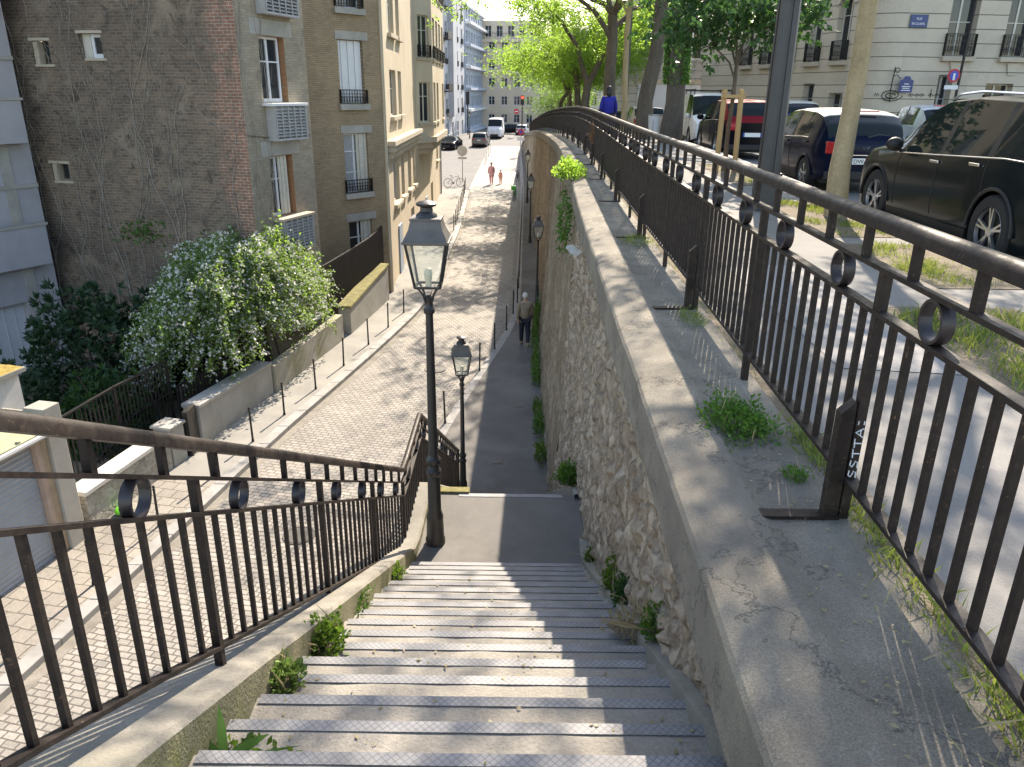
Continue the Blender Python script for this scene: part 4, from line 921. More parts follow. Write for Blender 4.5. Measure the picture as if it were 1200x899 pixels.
# rounded corner
rc = 1.2; n = 10; m = MB(); rows = []
a0 = A.rot; a1 = PI/2 - rad(84)
p0 = Vector((cx_, cy_, 0)) - Vector((math.sin(rad(al)), math.cos(rad(al)), 0))*1.2; p2 = Vector((cx_, cy_, 0)) + Vector((math.sin(rad(84)), math.cos(rad(84)), 0))*1.2; p1 = Vector((cx_, cy_, 0))
for k in range(n+1):
    u = k/n; q = p0*(1-u)**2 + p1*2*u*(1-u) + p2*u*u; rows.append([(q.x-cx_, q.y-cy_, z) for z in (0, 20)])
m.grid(rows); m.build('corner_wall', ASHL, B, angle=0)
A6 = Fac(B, p2.x, p2.y, GB, 84)
ops = [(c,c+1.4,3.75,6.8) for c in (2.0,4.9,7.8,10.7)] + [(2.0,2.75,.8,2.95),(4.5,5.9,1.1,2.6),(7.9,9.2,1.1,2.6)] + [(c,c+1.4,8.2,10.8) for c in (2.0,4.9,7.8)]
A6.wall(0, 17, 0, 20, ops, ASHL, .5)
for i, o in enumerate(ops):
    A6.window(*o, .42, 2, (.5,), CREAMP if o[2] > 1 else GREYP, WGLASS, t=.08, sill=(.2,.24,CREAMD) if o[2] > 1 else (.1,.05,CREAMD), guard=(1.0,.16) if o[2] > 1 else None)
    if 3 < o[2] < 4: arched(A6, o[0], o[1], o[2], o[3]); q = MB(); q.add([(o[0]+.55,-.06,2.97),(o[0]+.95,-.06,2.97),(o[0]+1.1,-.10,3.5),(o[0]+.4,-.10,3.5),(o[0]+.55,.02,2.97),(o[0]+.95,.02,2.97),(o[0]+1.1,.02,3.5),(o[0]+.4,.02,3.5)], [(0,1,2,3),(4,0,3,7),(1,5,6,2),(0,4,5,1)]); A6.put(q, 'keystone', ASHL)
q = MB(); q.box(3.0,4.4,-.05,.01,1.1,3.2); A6.put(q, 'stone_panel', ASHL, bevel=.01)
q = MB()
for k in range(44): q.box(2.6+k*.13,2.625+k*.13,-.6,-.575,0,1.9)
q.box(2.6,8.4,-.61,-.57,1.85,1.9); A6.put(q, 'area_railing', IRON)
# banded garage building behind
block('garage_front_building', 'pale banded stone building with white garage doors behind the red hatchback', 8.0, 62, 88, 17, 20, ASHF, 5, 5, -2.2, ww=1.5, wh=2.3, first=4.6, fh=3.3, guard=(.8,.15))
Bq = [o for o in S.objects if o.name == 'garage_front_building'][0]; A7 = Fac(Bq, 8.0, 62, -2.2, 88)
for k in (1.2, 4.6, 8.2, 12.0):
    q = MB(); q.box(k,k+2.3,-.04,.03,.3,2.9)
    for j in range(6): q.box(k,k+2.3,-.05,-.04,.3+j*.43,.33+j*.43)
    A7.put(q, 'garage_door', WDOOR)
    q = MB(); q.box(k-.2,k+2.5,-.14,.02,2.92,3.2); A7.put(q, 'lintel', CREAMD)
# ------------------------------------------------------------------ cars (built facing +Y, ground centre at the origin)
def carpaint(name, c, metal=.35, rough=.28):
    t = NT(name); t.p.inputs['Coat Weight'].default_value = .12; t.p.inputs['Specular IOR Level'].default_value = .3; t.p.inputs['IOR'].default_value = 1.28; t.p.inputs['Coat IOR'].default_value = 1.3; t.p.inputs['Coat Roughness'].default_value = .04
    v = t.coord(); n = t.noise(v, 2.5, 5, .6); return t.fin(t.ramp(n, [(.3, tuple(x*.85 for x in c)), (.7, tuple(x*1.12 for x in c))]), rough, metal)
CGLASS = glassmat('car_glass', (.012,.018,.02), .03, None, .5)
CGLASS.node_tree.nodes['Principled BSDF'].inputs['IOR'].default_value = 1.33
BLACKT = plain('black_trim', (.012,.012,.013), .55, .2, 20)
TYRE = plain('tyre_rubber', (.018,.018,.019), .8, .2, 30)
ALLOY = plain('alloy_rim', (.52,.53,.55), .28, .1, 10, .85); CHROME = plain('chrome_trim', (.72,.73,.75), .16, .05, 5, .95)
TAILR = plain('tail_lamp_red', (.42,.012,.015), .18, .2, 30, **{'Coat Weight': 1.0}); HEADL = plain('head_lamp', (.55,.58,.62), .12, .2, 20, .4)
PLATEM = plain('number_plate', (.78,.78,.76), .45, .05, 10); EUBLUE = plain('plate_blue', (.02,.08,.35), .45, .05, 10); INKM = plain('black_ink', (.012,.012,.014), .6, .1, 5)
def interp(tab, s):
    if s <= tab[0][0]: return tab[0][1]
    for (a, x), (b, y) in zip(tab, tab[1:]):
        if s <= b: return x + (y-x)*(s-a)/(b-a)
    return tab[-1][1]
def car(name, label, loc, head, L, W, H, paint, top, belt, wb, fo, wr, glz, pillars, roof=None, rake=0.0, plate=None, spokes=5, cat='car', group='cars parked along the upper road', lights=True, detail=True, lowtrim=True, rails=False, sill=.22, roofin=.80, rearglass=True, extra=None, reartop=False):
    """top: roof line as (y, z); belt: window sill line; glz: (rear glass y0, y1, screen y0, y1) ; pillars: side window intervals"""
    t = thing(name, label, cat, loc, head, group); hl = L/2
    wy = [hl-fo, hl-fo-wb]; R = wr+.045
    st = set(round(-hl + L*i/46, 4) for i in range(47))
    for w in wy: st |= {round(w+R*math.cos(PI*k/14), 4) for k in range(15)}
    for g in list(glz) + [v for p in pillars for v in p]: st.add(round(g, 4))
    for v, _ in top: st.add(round(v, 4))
    st = sorted(v for v in st if -hl <= v <= hl); st = [v for i, v in enumerate(st) if i == 0 or v-st[i-1] > .004 or v in glz]
    rows = []; hw0 = W/2
    def sect(y):
        e = min(1, (hl-abs(y))/.55); hw = hw0*(1 - .16*(1-e)**2.2 - .02*(1-min(1,(hl-abs(y))/1.6)))
        zt = interp(top, y); zb_ = interp(belt, y); zs = sill + (.10*(1-e)**2)
        for w in wy:
            if abs(y-w) < R: zs = max(zs, wr + math.sqrt(max(0, R*R-(y-w)**2)))
        gh = max(0, min(1, (zt-zb_)/max(.05, H-interp(belt, 0)))); rw = hw*(.93 - (.93-roofin)*gh)
        zbe = min(zb_, zt-.02); zm = max(zs+.02, sill+(zbe-sill)*.38); zh = max(zs+.04, zbe-.10)
        return [(hw*.965, zs), (hw*.998, zm), (hw, (zm+zh)/2), (hw*.992, zh), (hw*.962, max(zbe, zs+.05)), (hw*.962+(rw-hw*.962)*.5, zbe+(zt-.035-zbe)*.52), (rw, max(zt-.035, zbe+.005)), (rw*.86, max(zt-.006, zbe+.01)), (rw*.5, zt+.012), (0, zt+.018)]
    secs = [sect(y) for y in st]; n = len(secs[0])
    pm = {'body': MB(), 'side_window_l': MB(), 'side_window_r': MB(), 'windscreen': MB(), 'rear_window': MB(), 'roof': MB(), **{'pillar%d%s' % (j, s): MB() for j in range(4) for s in 'lr'}}
    def face(i, k, sgn):
        y0, y1 = st[i], st[i+1]; ym = (y0+y1)/2; a, b, c, d = secs[i][k], secs[i][k+1], secs[i+1][k+1], secs[i+1][k]
        P = [(sgn*a[0], y0, a[1]), (sgn*b[0], y0, b[1]), (sgn*c[0], y1, c[1]), (sgn*d[0], y1, d[1])]
        if sgn > 0: P = P[::-1]
        gh = min(interp(top, ym)-interp(belt, ym), 9)
        tgt = 'body'
        if k in (4, 5) and any(p0 <= ym <= p1 for p0, p1 in pillars) and gh > .06: tgt = 'side_window_' + ('l' if sgn < 0 else 'r')
        elif k in (4, 5) and gh > .1 and pillars[0][0] < ym < pillars[-1][1]: tgt = 'pillar%d%s' % (sum(ym > p[1] for p in pillars), 'l' if sgn < 0 else 'r')
        elif k >= 6 or (k in (4,5) and gh > .1):
            if glz[0] <= ym <= glz[1] and k >= 6 and rearglass: tgt = 'rear_window'
            elif glz[2] <= ym <= glz[3] and k >= 6: tgt = 'windscreen'
            elif roof is not None and (k >= 6 or reartop) and (glz[1] <= ym <= glz[2] or (reartop and ym <= glz[1])): tgt = 'roof'
        return tgt, P
    for i in range(len(st)-1):
        for k in range(n-1):
            for sg in (-1, 1):
                tg, P = face(i, k, sg); pm[tg].add(P, [(0,1,2,3)], True)
    for i, fl in ((0, 1), (len(st)-1, -1)):   # ends
        y = st[i]; L_ = [(-x, y, z) for x, z in secs[i]]; R_ = [(x, y, z) for x, z in secs[i][::-1]][1:]; ring = L_ + R_
        pm['body'].add(ring[::fl], [tuple(range(len(ring)))], False)
    body = None
    def weld(o, ang=38):
        import bmesh
        b = bmesh.new(); b.from_mesh(o.data); bmesh.ops.remove_doubles(b, verts=b.verts, dist=.0008); bmesh.ops.recalc_face_normals(b, faces=b.faces); b.to_mesh(o.data); b.free(); o.data.set_sharp_from_angle(angle=rad(ang)); return o
    for k, mb in pm.items():
        if not mb.f: continue
        nm = 'side_window' if k.startswith('side') else 'pillar' if k.startswith('pillar') else k
        mat = BLACKT if nm == 'pillar' else CGLASS if 'wind' in k else (roof or paint) if k == 'roof' else paint
        weld(mb.build(nm, mat, t), 30)
    m = MB(); m.box(-hw0*.80, hw0*.80, -hl+.12, hl-.12, sill-.02, sill+.30); m.box(-hw0*.62, hw0*.62, -hl+.3, hl-.3, .2, .75); m.build('underbody', BLACKT, t)
    if lowtrim:
        for sg in (-1, 1): q = MB(); q.box(sg*hw0*.962-.015, sg*hw0*.962+.015, wy[1]+R+.02, wy[0]-R-.02, sill-.03, sill+.10); q.build('sill_trim', BLACKT, t)
    for sg in (-1, 1):      # wheels and arch lips
        for w in wy:
            x = sg*(hw0-.005)
            q = MB().lathe([(wr*.66,-.10),(wr*.93,-.105),(wr*.985,-.085),(wr,-.05),(wr,.05),(wr*.985,.085),(wr*.93,.105),(wr*.66,.10)], 32, (sg*(hw0-.115), w, wr), 'x'); wo = q.build('wheel', TYRE, t, angle=45)
            q = MB(); xo = sg*(hw0-.03); q.lathe([(wr*.70,-.015*sg),(wr*.64,.012*sg),(wr*.62,-.03*sg)], 28, (xo, w, wr), 'x')
            for j in range(spokes):
                for dd in (-.13, .13):
                    a = 2*PI*j/spokes + .3; q.bar((xo-.02*sg, w+wr*.10*math.cos(a), wr+wr*.10*math.sin(a)), (xo-.004*sg, w+wr*.64*math.cos(a+dd), wr+wr*.64*math.sin(a+dd)), .024, .028, (1,0,0))
            q.lathe([(0,.012*sg),(wr*.14,.01*sg),(wr*.16,-.02*sg)], 16, (xo-.012*sg, w, wr), 'x'); q.build('rim', ALLOY, wo, angle=35)
            q = MB().lathe([(0,0),(wr*.66,0)], 24, (xo-.05*sg, w, wr), 'x'); q.build('brake_disc', BLACKT, wo)
            if detail:
                q = MB(); P = [(sg*(hw0*.985+.002), w+R*1.02*math.cos(PI*k/14), wr+R*1.02*math.sin(PI*k/14)) for k in range(15)]; q.tube(P, .022, 6); q.build('arch_lip', BLACKT, t)
    ry = -hl
    def onside(y, kf, sg, o=.004):
        s_ = sect(y); k = int(kf); f = kf-k; a, b = s_[k], s_[min(k+1, n-1)]; return (sg*(a[0]+(b[0]-a[0])*f+o), y, a[1]+(b[1]-a[1])*f)
    if detail:
        for sg in (-1, 1):
            # window surround, door seams, handles, mirror
            p0, p1 = pillars[0][0], pillars[-1][1]; q = MB(); q.tube([onside(p0+(p1-p0)*k/14, 4.0, sg, .006) for k in range(15)], .010, 5); q.build('window_trim', CHROME if rails else BLACKT, t)
            sm = [p[1]+.03 for p in pillars[:-1]] + [pillars[-1][1]-.12]
            for y in sm: q = MB(); q.tube([onside(y, k*.5, sg, .0015) for k in range(1, 9)], .0045, 4); q.build('door_seam', BLACKT, t)
            for y in sm[-2:] if len(sm) > 1 else sm: q = MB(); a = onside(y-.95 if y == sm[-1] else y-.80, 3.3, sg, .02); q.bar((a[0],a[1]-.10,a[2]),(a[0],a[1]+.10,a[2]), .022, .03); q.build('door_handle', CHROME if rails else paint, t, bevel=.006)
            a = onside(pillars[-1][1]-.12, 4.0, sg, .0); q = MB(); q.ell((a[0]+sg*.11, a[1], a[2]+.10), (.11,.075,.085), 12, 8); q.bar((a[0]-sg*.01,a[1],a[2]+.01),(a[0]+sg*.09,a[1],a[2]+.06),.05,.04); q.build('mirror', BLACKT if rails else paint, t, angle=0)
            if rails: q = MB(); P = [(sg*hw0*roofin*.97, y, interp(top, y)+.045*(1 if 0 < k < 12 else .1)) for k, y in enumerate([glz[1]+.1+(glz[2]-glz[1]-.2)*k/12 for k in range(13)])]; q.tube(P, .016, 6); q.build('roof_rail', CHROME, t)
    if lights:
        bz = interp(belt, -hl+.1)
        for sg in (-1, 1):
            s_ = sect(-hl+.02); x1 = s_[3][0]
            q = MB(); q.add([(sg*(x1-.30),ry-.012,bz-.25),(sg*(x1+.0),ry-.008,bz-.24),(sg*(x1+.015),ry+.24,bz-.18),(sg*(x1+.015),ry+.22,bz-.05),(sg*(x1-.0),ry-.008,bz-.02),(sg*(x1-.30),ry-.012,bz-.05),(sg*(x1-.25),ry+.1,bz-.2),(sg*(x1-.25),ry+.1,bz-.06)], [(0,1,4,5),(1,2,3,4),(0,5,7,6),(4,3,7,5),(0,6,2,1)]); q.build('tail_light', TAILR, t, bevel=.012)
            q = MB(); fz = interp(belt, hl-.1); q.add([(sg*(x1-.36),hl-.02,fz-.20),(sg*(x1-.02),hl-.03,fz-.20),(sg*(x1+.02),hl-.40,fz-.10),(sg*(x1-.02),hl-.42,fz-.02),(sg*(x1-.06),hl-.04,fz-.04),(sg*(x1-.36),hl-.01,fz-.10)], [(0,1,4,5),(1,2,3,4)]); q.build('headlight', HEADL, t)
        q = MB(); q.box(-hw0*.80, hw0*.80, ry-.02, ry+.1, .26, .42); q.build('bumper', BLACKT, t, bevel=.02)
        q = MB(); q.box(-hw0*.55, hw0*.55, hl-.06, hl+.012, .32, .58); q.build('grille', BLACKT, t, bevel=.015)
    if plate is not None:
        pz = plate[1]; q = MB(); q.box(-.26,.26,ry-.026,ry-.012,pz-.055,pz+.055); po = q.build('number_plate', PLATEM, t)
        [MB().box(a,a+.047,ry-.028,ry-.020,pz-.056,pz+.056).build('plate_band', EUBLUE, po) for a in (-.262,.215)]
        if plate[0]: txt(plate[0], .105, INKM, po, (-.195, ry-.0285, pz-.037), (PI/2,0,0), 'plate_lettering', 'LEFT')
    if extra: extra(t, sect, interp)
    return t
def txt(body, size, mat, parent, loc, rot, name, align='CENTER', ext=.001):
    c = bpy.data.curves.new(name, 'FONT'); c.body = body; c.size = size; c.align_x = align; c.extrude = ext; c.materials.append(mat)
    tmp = bpy.data.objects.new(name, c); me = bpy.data.meshes.new_from_object(tmp); bpy.data.objects.remove(tmp); me.materials.clear(); me.materials.append(mat)
    o = bpy.data.objects.new(name, me); COL.objects.link(o); o.parent = parent; o.location = loc; o.rotation_euler = rot; return o
VOLVO = carpaint('dark_green_grey_paint', (.010,.016,.018), .35, .2); NAVY = carpaint('navy_paint', (.003,.007,.024), .25, .2); WROOF = carpaint('white_roof_paint', (.58,.56,.50), .0, .3)
DRED = carpaint('dark_red_paint', (.20,.012,.018), .2, .3); BLKP = carpaint('black_paint', (.006,.007,.011), .25, .2); SILV = carpaint('silver_paint', (.46,.47,.47), .6, .3); SILVB = carpaint('pale_blue_silver_paint', (.50,.56,.60), .4, .3)
BLUEP = carpaint('blue_paint', (.015,.05,.16), .3, .25); WHITEV = carpaint('white_van_paint', (.70,.71,.72), 0, .35); GREYC = carpaint('grey_paint', (.16,.165,.17), .4, .3)
GR = zu(9)-.25
suv_top = [(-2.34,.98),(-2.30,1.06),(-2.12,1.36),(-1.85,1.56),(-1.2,1.635),(-.3,1.66),(.30,1.62),(.52,1.55),(1.10,1.14),(1.22,1.08),(1.9,1.01),(2.25,.90),(2.34,.74)]
suv_belt = [(-2.34,1.06),(-1.4,1.08),(0,1.02),(1.1,.98),(1.8,.95),(2.34,.72)]
def suv(name, label, loc, head, paint, det=True, rails=True, plate=None, lights=True, group='cars parked along the upper road'):
    return car(name, label, loc, head, 4.69, 1.90, 1.66, paint, suv_top, suv_belt, 2.865, .88, .37, (-2.28,-1.72,.42,1.10), [(-1.80,-1.16),(-1.06,-.16),(-.06,1.0)], rails=rails, roofin=.74, detail=det, plate=plate, lights=lights, group=group)
suv('parked_car', 'large dark green grey estate car with bright alloy wheels and roof rails', (6.03, 9.66, GR), rad(-1.2), VOLVO, plate=('', .62)).scale = (1.03, 1.02, 1.05)
hat_top = [(-1.98,.92),(-1.95,1.00),(-1.78,1.22),(-1.52,1.40),(-1.2,1.45),(-.3,1.475),(.2,1.44),(.42,1.39),(1.05,1.0),(1.15,.95),(1.7,.87),(1.92,.78),(1.98,.62)]
hat_belt = [(-1.98,.96),(-1.0,.97),(0,.93),(1.0,.89),(1.6,.83),(1.98,.62)]
def hatch(name, label, loc, head, paint, roof=None, plate=None, L=3.96, W=1.72, H=1.475, k=1.0, det=True, group='cars parked along the upper road', extra=None):
    f = L/3.96; g = H/1.475
    return car(name, label, loc, head, L, W, H, paint, [(a*f, b*g) for a, b in hat_top], [(a*f, b*g) for a, b in hat_belt], 2.46*f, .80*f, .31, (-1.93*f,-1.56*f,.36*f,1.05*f), [(-1.28*f,-.42*f),(-.32*f,.96*f)], roof=roof, plate=plate, detail=det, group=group, roofin=.78, extra=extra)
def ds_extra(t, sect, ip):
    q = MB(); q.tube([(.02,-1.952,1.02),(.25,-1.91,1.07),(.42,-1.915,1.05)], .012, 5); q.build('rear_wiper', BLACKT, t)
    q = MB(); q.bar((-.30,-1.58,1.462),(.30,-1.58,1.462),.03,.02); q.build('brake_light', TAILR, t)
    q = MB(); q.tube([(-.06,-1.992,.86),(-.03,-1.992,.82),(0,-1.992,.86),(.03,-1.992,.82),(.06,-1.992,.86)], .006, 4); q.build('badge', CHROME, t)
    q = MB(); q.tube([(0,-1.15,1.46),(0,-1.22,1.62)], .006, 5); q.build('aerial', BLACKT, t)
    q = MB(); q.box(-.5,.5,-1.992,-1.975,.70,.715); q.build('chrome_strip', CHROME, t)
hatch('parked_car', 'navy hatchback with a pale roof parked ahead of the large dark estate car', (6.47, 16.71, GR), rad(-1), NAVY, WROOF, ('DW-2', .60), 3.96, 1.74, 1.49, extra=ds_extra)
crs = [(-2.06,.98),(-2.03,1.1),(-1.92,1.34),(-1.74,1.52),(-1.3,1.57),(-.3,1.585),(.25,1.55),(.5,1.48),(1.15,1.08),(1.25,1.03),(1.8,.94),(2.0,.82),(2.06,.66)]
crb = [(-2.06,1.04),(-1,1.05),(0,1.0),(1.1,.96),(1.7,.90),(2.06,.66)]
def crossover(name, label, loc, head, paint, roof=None, plate=('', .68), det=True, group='cars parked along the upper road'):
    return car(name, label, loc, head, 4.12, 1.78, 1.585, paint, crs, crb, 2.6, .82, .335, (-2.00,-1.76,.42,1.14), [(-1.42,-.5),(-.4,1.02)], roof=roof, plate=plate, detail=det, group=group, roofin=.80, reartop=True)
crossover('parked_car', 'black crossover with a dark red roof and hatch parked behind the staked young tree', (6.73, 24.6, GR), rad(-3), BLKP, DRED)
hatch('parked_car', 'bright blue hatchback with a pale roof half hidden behind the dark lamp column', (11.8, 35.0, GR), rad(-4), BLUEP, WROOF, ('', .60), 3.9, 1.70, 1.52)
hatch('parked_car', 'small pale silver hatchback with a dark tailgate window and red high brake light', (12.35, 24.4, GR), rad(-6), SILVB, plate=('', .62), L=3.5, W=1.66, H=1.50, extra=lambda t, s, i: (MB().bar((-.42,-1.42,1.50),(.10,-1.42,1.50),.05,.035).build('brake_light', TAILR, t), MB().box(.12,.34,-1.72,-1.70,1.10,1.32).build('window_sticker', PLATEM, t)))
crossover('parked_car', 'silver people carrier with red tail lamps between the old tree trunks', (6.65, 42.0, zu(42)-.25), rad(-2), SILV)
hatch('parked_car', 'dark navy car parked beyond the silver people carrier', (6.3, 50.0, zu(50)-.25), rad(0), NAVY, det=False)
hatch('parked_car', 'low blue car by the white garage doors', (12.3, 51.0, zu(51)-.25), rad(60), BLUEP, det=False)
hatch('parked_car', 'dark blue car in the road between ivy trunk and crossover', (11.0, 46.5, zu(46)-.25), rad(175), NAVY, det=False)
def vanmesh(name, label, loc, head, paint, group=None, rack=False, L=5.2, W=1.98, H=2.2):
    f = L/5.2; g = H/2.2
    top = [(-2.6,1.2),(-2.59,2.0),(-2.5,2.14),(-2.2,2.18),(0,2.2),(1.0,2.16),(1.25,2.08),(1.85,1.32),(1.95,1.25),(2.4,1.08),(2.55,.95),(2.6,.75)]; belt = [(-2.6,1.2),(0,1.2),(1.7,1.15),(2.2,1.0),(2.6,.72)]
    def ex(t, s, i):
        if rack: q = MB(); [q.bar((-.75,y,H+.10),(.75,y,H+.10),.05,.05) for y in (-1.6,-.2,.9)]; q.bar((-.72,-2.1,H+.13),(-.72,1.1,H+.13),.06,.05); q.bar((.72,-2.1,H+.13),(.72,1.1,H+.13),.06,.05); [q.bar((x,y,H-.03),(x,y,H+.1),.04,.04) for x in (-.72,.72) for y in (-1.6,-.2,.9)]; q.build('roof_rack', BLACKT, t)
        for sg in (-.42,.42): q = MB(); q.box(sg*f-.34,sg*f+.34,-L/2-.012,-L/2+.02,1.25*g,1.95*g); q.build('rear_window', CGLASS, t, bevel=.01)
    return car(name, label, loc, head, L, W, H, paint, [(a*f,b*g) for a,b in top], [(a*f,b*g) for a,b in belt], 3.1*f, .95*f, .33, (-9,-8,1.22*f,1.86*f), [(-.0,.75*f),(.85*f,1.62*f)], cat='van', group=group, roofin=.84, extra=ex, lights=True)
vanmesh('white_van', 'white van with a dark roof rack parked ahead of the red roofed crossover', (7.9, 33.5, zu(33)-.25), rad(176), WHITEV, 'vans', True, 4.6, 1.85, 1.95)
vanmesh('minibus', 'white minibus seen from the front parked at the far end of the street', (-2.7, 114.0, zl(114)), rad(176), WHITEV, 'vans', False, 5.6, 2.05, 2.6)
sed = [(-2.2,.86),(-2.1,.98),(-1.6,1.04),(-.95,1.36),(-.4,1.43),(.1,1.42),(.4,1.36),(1.05,.98),(1.2,.93),(1.85,.84),(2.12,.74),(2.2,.6)]; sedb = [(-2.2,.92),(-1,.93),(0,.90),(1,.87),(1.8,.80),(2.2,.58)]
car('moving_car', 'black saloon coming towards the crossing on the far road', (-7.6, 96.0, zl(96)), rad(168), 4.4, 1.82, 1.43, BLKP, sed, sedb, 2.65, .88, .32, (-1.55,-.98,.36,1.04), [(-1.0,-.3),(-.2,.95)], group='far cars on the lower road', roofin=.74)
suv('moving_car', 'grey off-roader with red tail lamps driving away in front of the minibus', (-4.25, 100.5, zl(100)), rad(-4), GREYC, rails=False, plate=('', .8), group='far cars on the lower road')
hatch('moving_car', 'small dark car beyond the minibus at the end of the street', (-1.0, 124, zl(124)), rad(90), BLKP, det=False, group='far cars on the lower road')
hatch('moving_car', 'tiny silver car just above the wall end', (1.2, 122, zl(122)), rad(-10), SILVB, det=False, group='far cars on the lower road')
# ------------------------------------------------------------------ people
SKIN = plain('skin', (.48,.30,.22), .55, .15, 20)
def limbs(name, chains, mat, parent, sub=2):
    """one skin surface from chains of (x, y, z, radius); chains share points by position"""
    vs = []; rs = []; es = []; ix = {}
    def vid(p):
        k = tuple(round(c, 4) for c in p[:3])
        if k not in ix: ix[k] = len(vs); vs.append(k); rs.append(p[3])
        return ix[k]
    for ch in chains:
        ids = [vid(p) for p in ch]; es += [(a, b) for a, b in zip(ids, ids[1:]) if a != b]
    me = bpy.data.meshes.new(name); me.from_pydata(vs, es, []); me.materials.append(mat)
    o = bpy.data.objects.new(name, me); COL.objects.link(o); o.parent = parent
    sk = o.modifiers.new('skin', 'SKIN'); sk.use_smooth_shade = True
    if not me.skin_vertices: me.skin_vertices.new()
    for i, r in enumerate(rs):
        d = me.skin_vertices[0].data[i]; d.radius = (r if not isinstance(r, tuple) else r[0], r if not isinstance(r, tuple) else r[1]); d.use_root = (i == 0)
    sb = o.modifiers.new('smooth', 'SUBSURF'); sb.levels = sub; sb.render_levels = sub
    return o
def person(label, loc, head, h, top, bottom, hair, walk=.22, coat=False, longhair=False, shoes=(.03,.025,.02), fat=1.0, arm=.08, bag=None, group=None):
    t = thing('person', label, 'person', loc, head, group); k = h/1.75; s = lambda *p: tuple(c*k for c in p)
    def S_(x,y,z,r): return (x*k, y*k, z*k, r*k)
    w = walk
    hipL, hipR = S_(-.09,0,.90,.10), S_(.09,0,.90,.10); pel = S_(0,0,.95,.13*fat)
    legs = [[pel, hipL, S_(-.10,w*.45,.50,.062), S_(-.10,w*.75,.09,.042), S_(-.10,w*.75+.13,.035,.034)], [pel, hipR, S_(.10,-w*.05,.48,.062), S_(.10,-w*.95,.13,.042), S_(.10,-w*.95+.11,.035,.034)]]
    tors = [pel, S_(0,0,1.10,.135*fat), S_(0,-.005,1.28,.15*fat), S_(0,-.01,1.42,.11), S_(0,.0,1.50,.052), S_(0,.015,1.56,.05)]
    armsL = [S_(0,-.01,1.42,.11), S_(-.17,-.01,1.42,.062), S_(-.235,-.04-arm*.3,1.16,.047), S_(-.235,.04-arm,.92,.036), S_(-.23,.07-arm,.83,.03)]
    armsR = [S_(0,-.01,1.42,.11), S_(.17,-.01,1.42,.062), S_(.235,.0+arm*.5,1.16,.047), S_(.235,.10+arm,.94,.036), S_(.23,.13+arm,.85,.03)]
    fing = []
    for hp, sx_ in ((armsL[-1], -1), (armsR[-1], 1)):
        for j in range(4): fing.append([hp, (hp[0]+.0*k, hp[1]+(-.025+.017*j)*k, hp[2]-.05*k, .011*k), (hp[0]-sx_*.012*k, hp[1]+(-.02+.015*j)*k, hp[2]-(.095-.008*abs(j-1.5))*k, .008*k)])
        fing.append([hp, (hp[0]-sx_*.02*k, hp[1]+.035*k, hp[2]-.03*k, .011*k), (hp[0]-sx_*.02*k, hp[1]+.045*k, hp[2]-.06*k, .009*k)])
    headc = [S_(0,.015,1.56,.05), S_(0,.02,1.62,.088), S_(0,.015,1.69,.086), S_(0,.01,1.735,.05)]; nose = [S_(0,.02,1.62,.088), S_(0,.125,1.635,.014)]
    limbs('body', [legs[0], legs[1], tors, armsL, armsR, headc, nose] + fing, SKIN, t, 2)
    grow = lambda ch, d: [(a, b, c, r+d*k) for a, b, c, r in ch]
    hz = .60 if coat else .80
    jac = [grow(tors[0:4], .026)] + [[grow(tors[1:2], .026)[0], S_(q*.06*fat,0,.98,.125*fat), S_(q*.085*fat,0,hz+.05,.125*fat), S_(q*.09*fat,0,hz,.12*fat)] for q in (-1, 1)]
    limbs('jacket', jac + [grow(armsL[:4], .022), grow(armsR[:4], .022)], top, t, 2)
    limbs('trousers', [grow(legs[0][:4], .022), grow(legs[1][:4], .022)], bottom, t, 2)
    SH = plain('shoe_leather', shoes, .5, .1, 9)
    for lg in legs: a = lg[4]; q = MB(); q.ell((a[0], a[1]-.05*k, a[2]+.02*k), (.048*k,.135*k,.055*k), 10, 6); q.build('shoe', SH, t, angle=0)
    q = MB(); q.ell((0,-.014*k,1.695*k), (.095*k,.107*k,.100*k), 14, 9)
    if longhair: q.ell((0,-.06*k,1.58*k), (.10*k,.07*k,.14*k), 12, 8)
    q.build('hair', hair, t, angle=0)
    q = MB()
    for sx_ in (-1, 1): q.ell((sx_*.035*k,.10*k,1.645*k), (.012*k,.01*k,.008*k), 8, 5)
    q.build('eyes', INKM, t, angle=0); q = MB(); q.ell((0,.100*k,1.585*k), (.026*k,.008*k,.007*k), 8, 5); q.build('mouth', plain('lip', (.35,.13,.11), .5, .1) if 'lip' not in bpy.data.materials else bpy.data.materials['lip'], t, angle=0)
    if bag: bag(t, k)
    return t
person('white haired man in a brown jacket and dark trousers walking away along the shaded footpath', (.40, 24.5, zl(24.5)+.12), rad(3), 1.78, plain('brown_jacket', (.24,.19,.13), .85, .25, 8), plain('dark_trousers', (.012,.014,.025), .8, .2, 8), plain('white_hair', (.6,.58,.55), .8, .1, 30), .22, shoes=(.28,.22,.15))
PINK = plain('pink_cloth', (.62,.32,.36), .85, .12, 8); SALM = plain('salmon_cloth', (.72,.36,.32), .85, .12, 8)
person('woman in a long loose pink outfit crossing the bright street towards the camera', (-1.9, 65.0, zl(65)), rad(172), 1.72, PINK, PINK, plain('brown_hair', (.10,.06,.04), .7, .2, 20), .14, True, False, (.5,.3,.3), 1.15)
person('small child in salmon pink walking next to the woman in pink', (-1.15, 65.4, zl(65)), rad(176), 1.12, SALM, SALM, bpy.data.materials['brown_hair'], .12, False, False, (.5,.3,.3), 1.0)
def handbag(t, k):
    q = MB(); q.ell((-.28*k,-.05*k,.95*k), (.075*k,.17*k,.16*k), 12, 8); q.build('shoulder_bag', BLACKT, t, angle=0)
    q = MB(); q.ell((-.36*k,.08*k,.82*k), (.05*k,.14*k,.17*k), 12, 8); q.build('white_bag', WHITEP, t, angle=0)
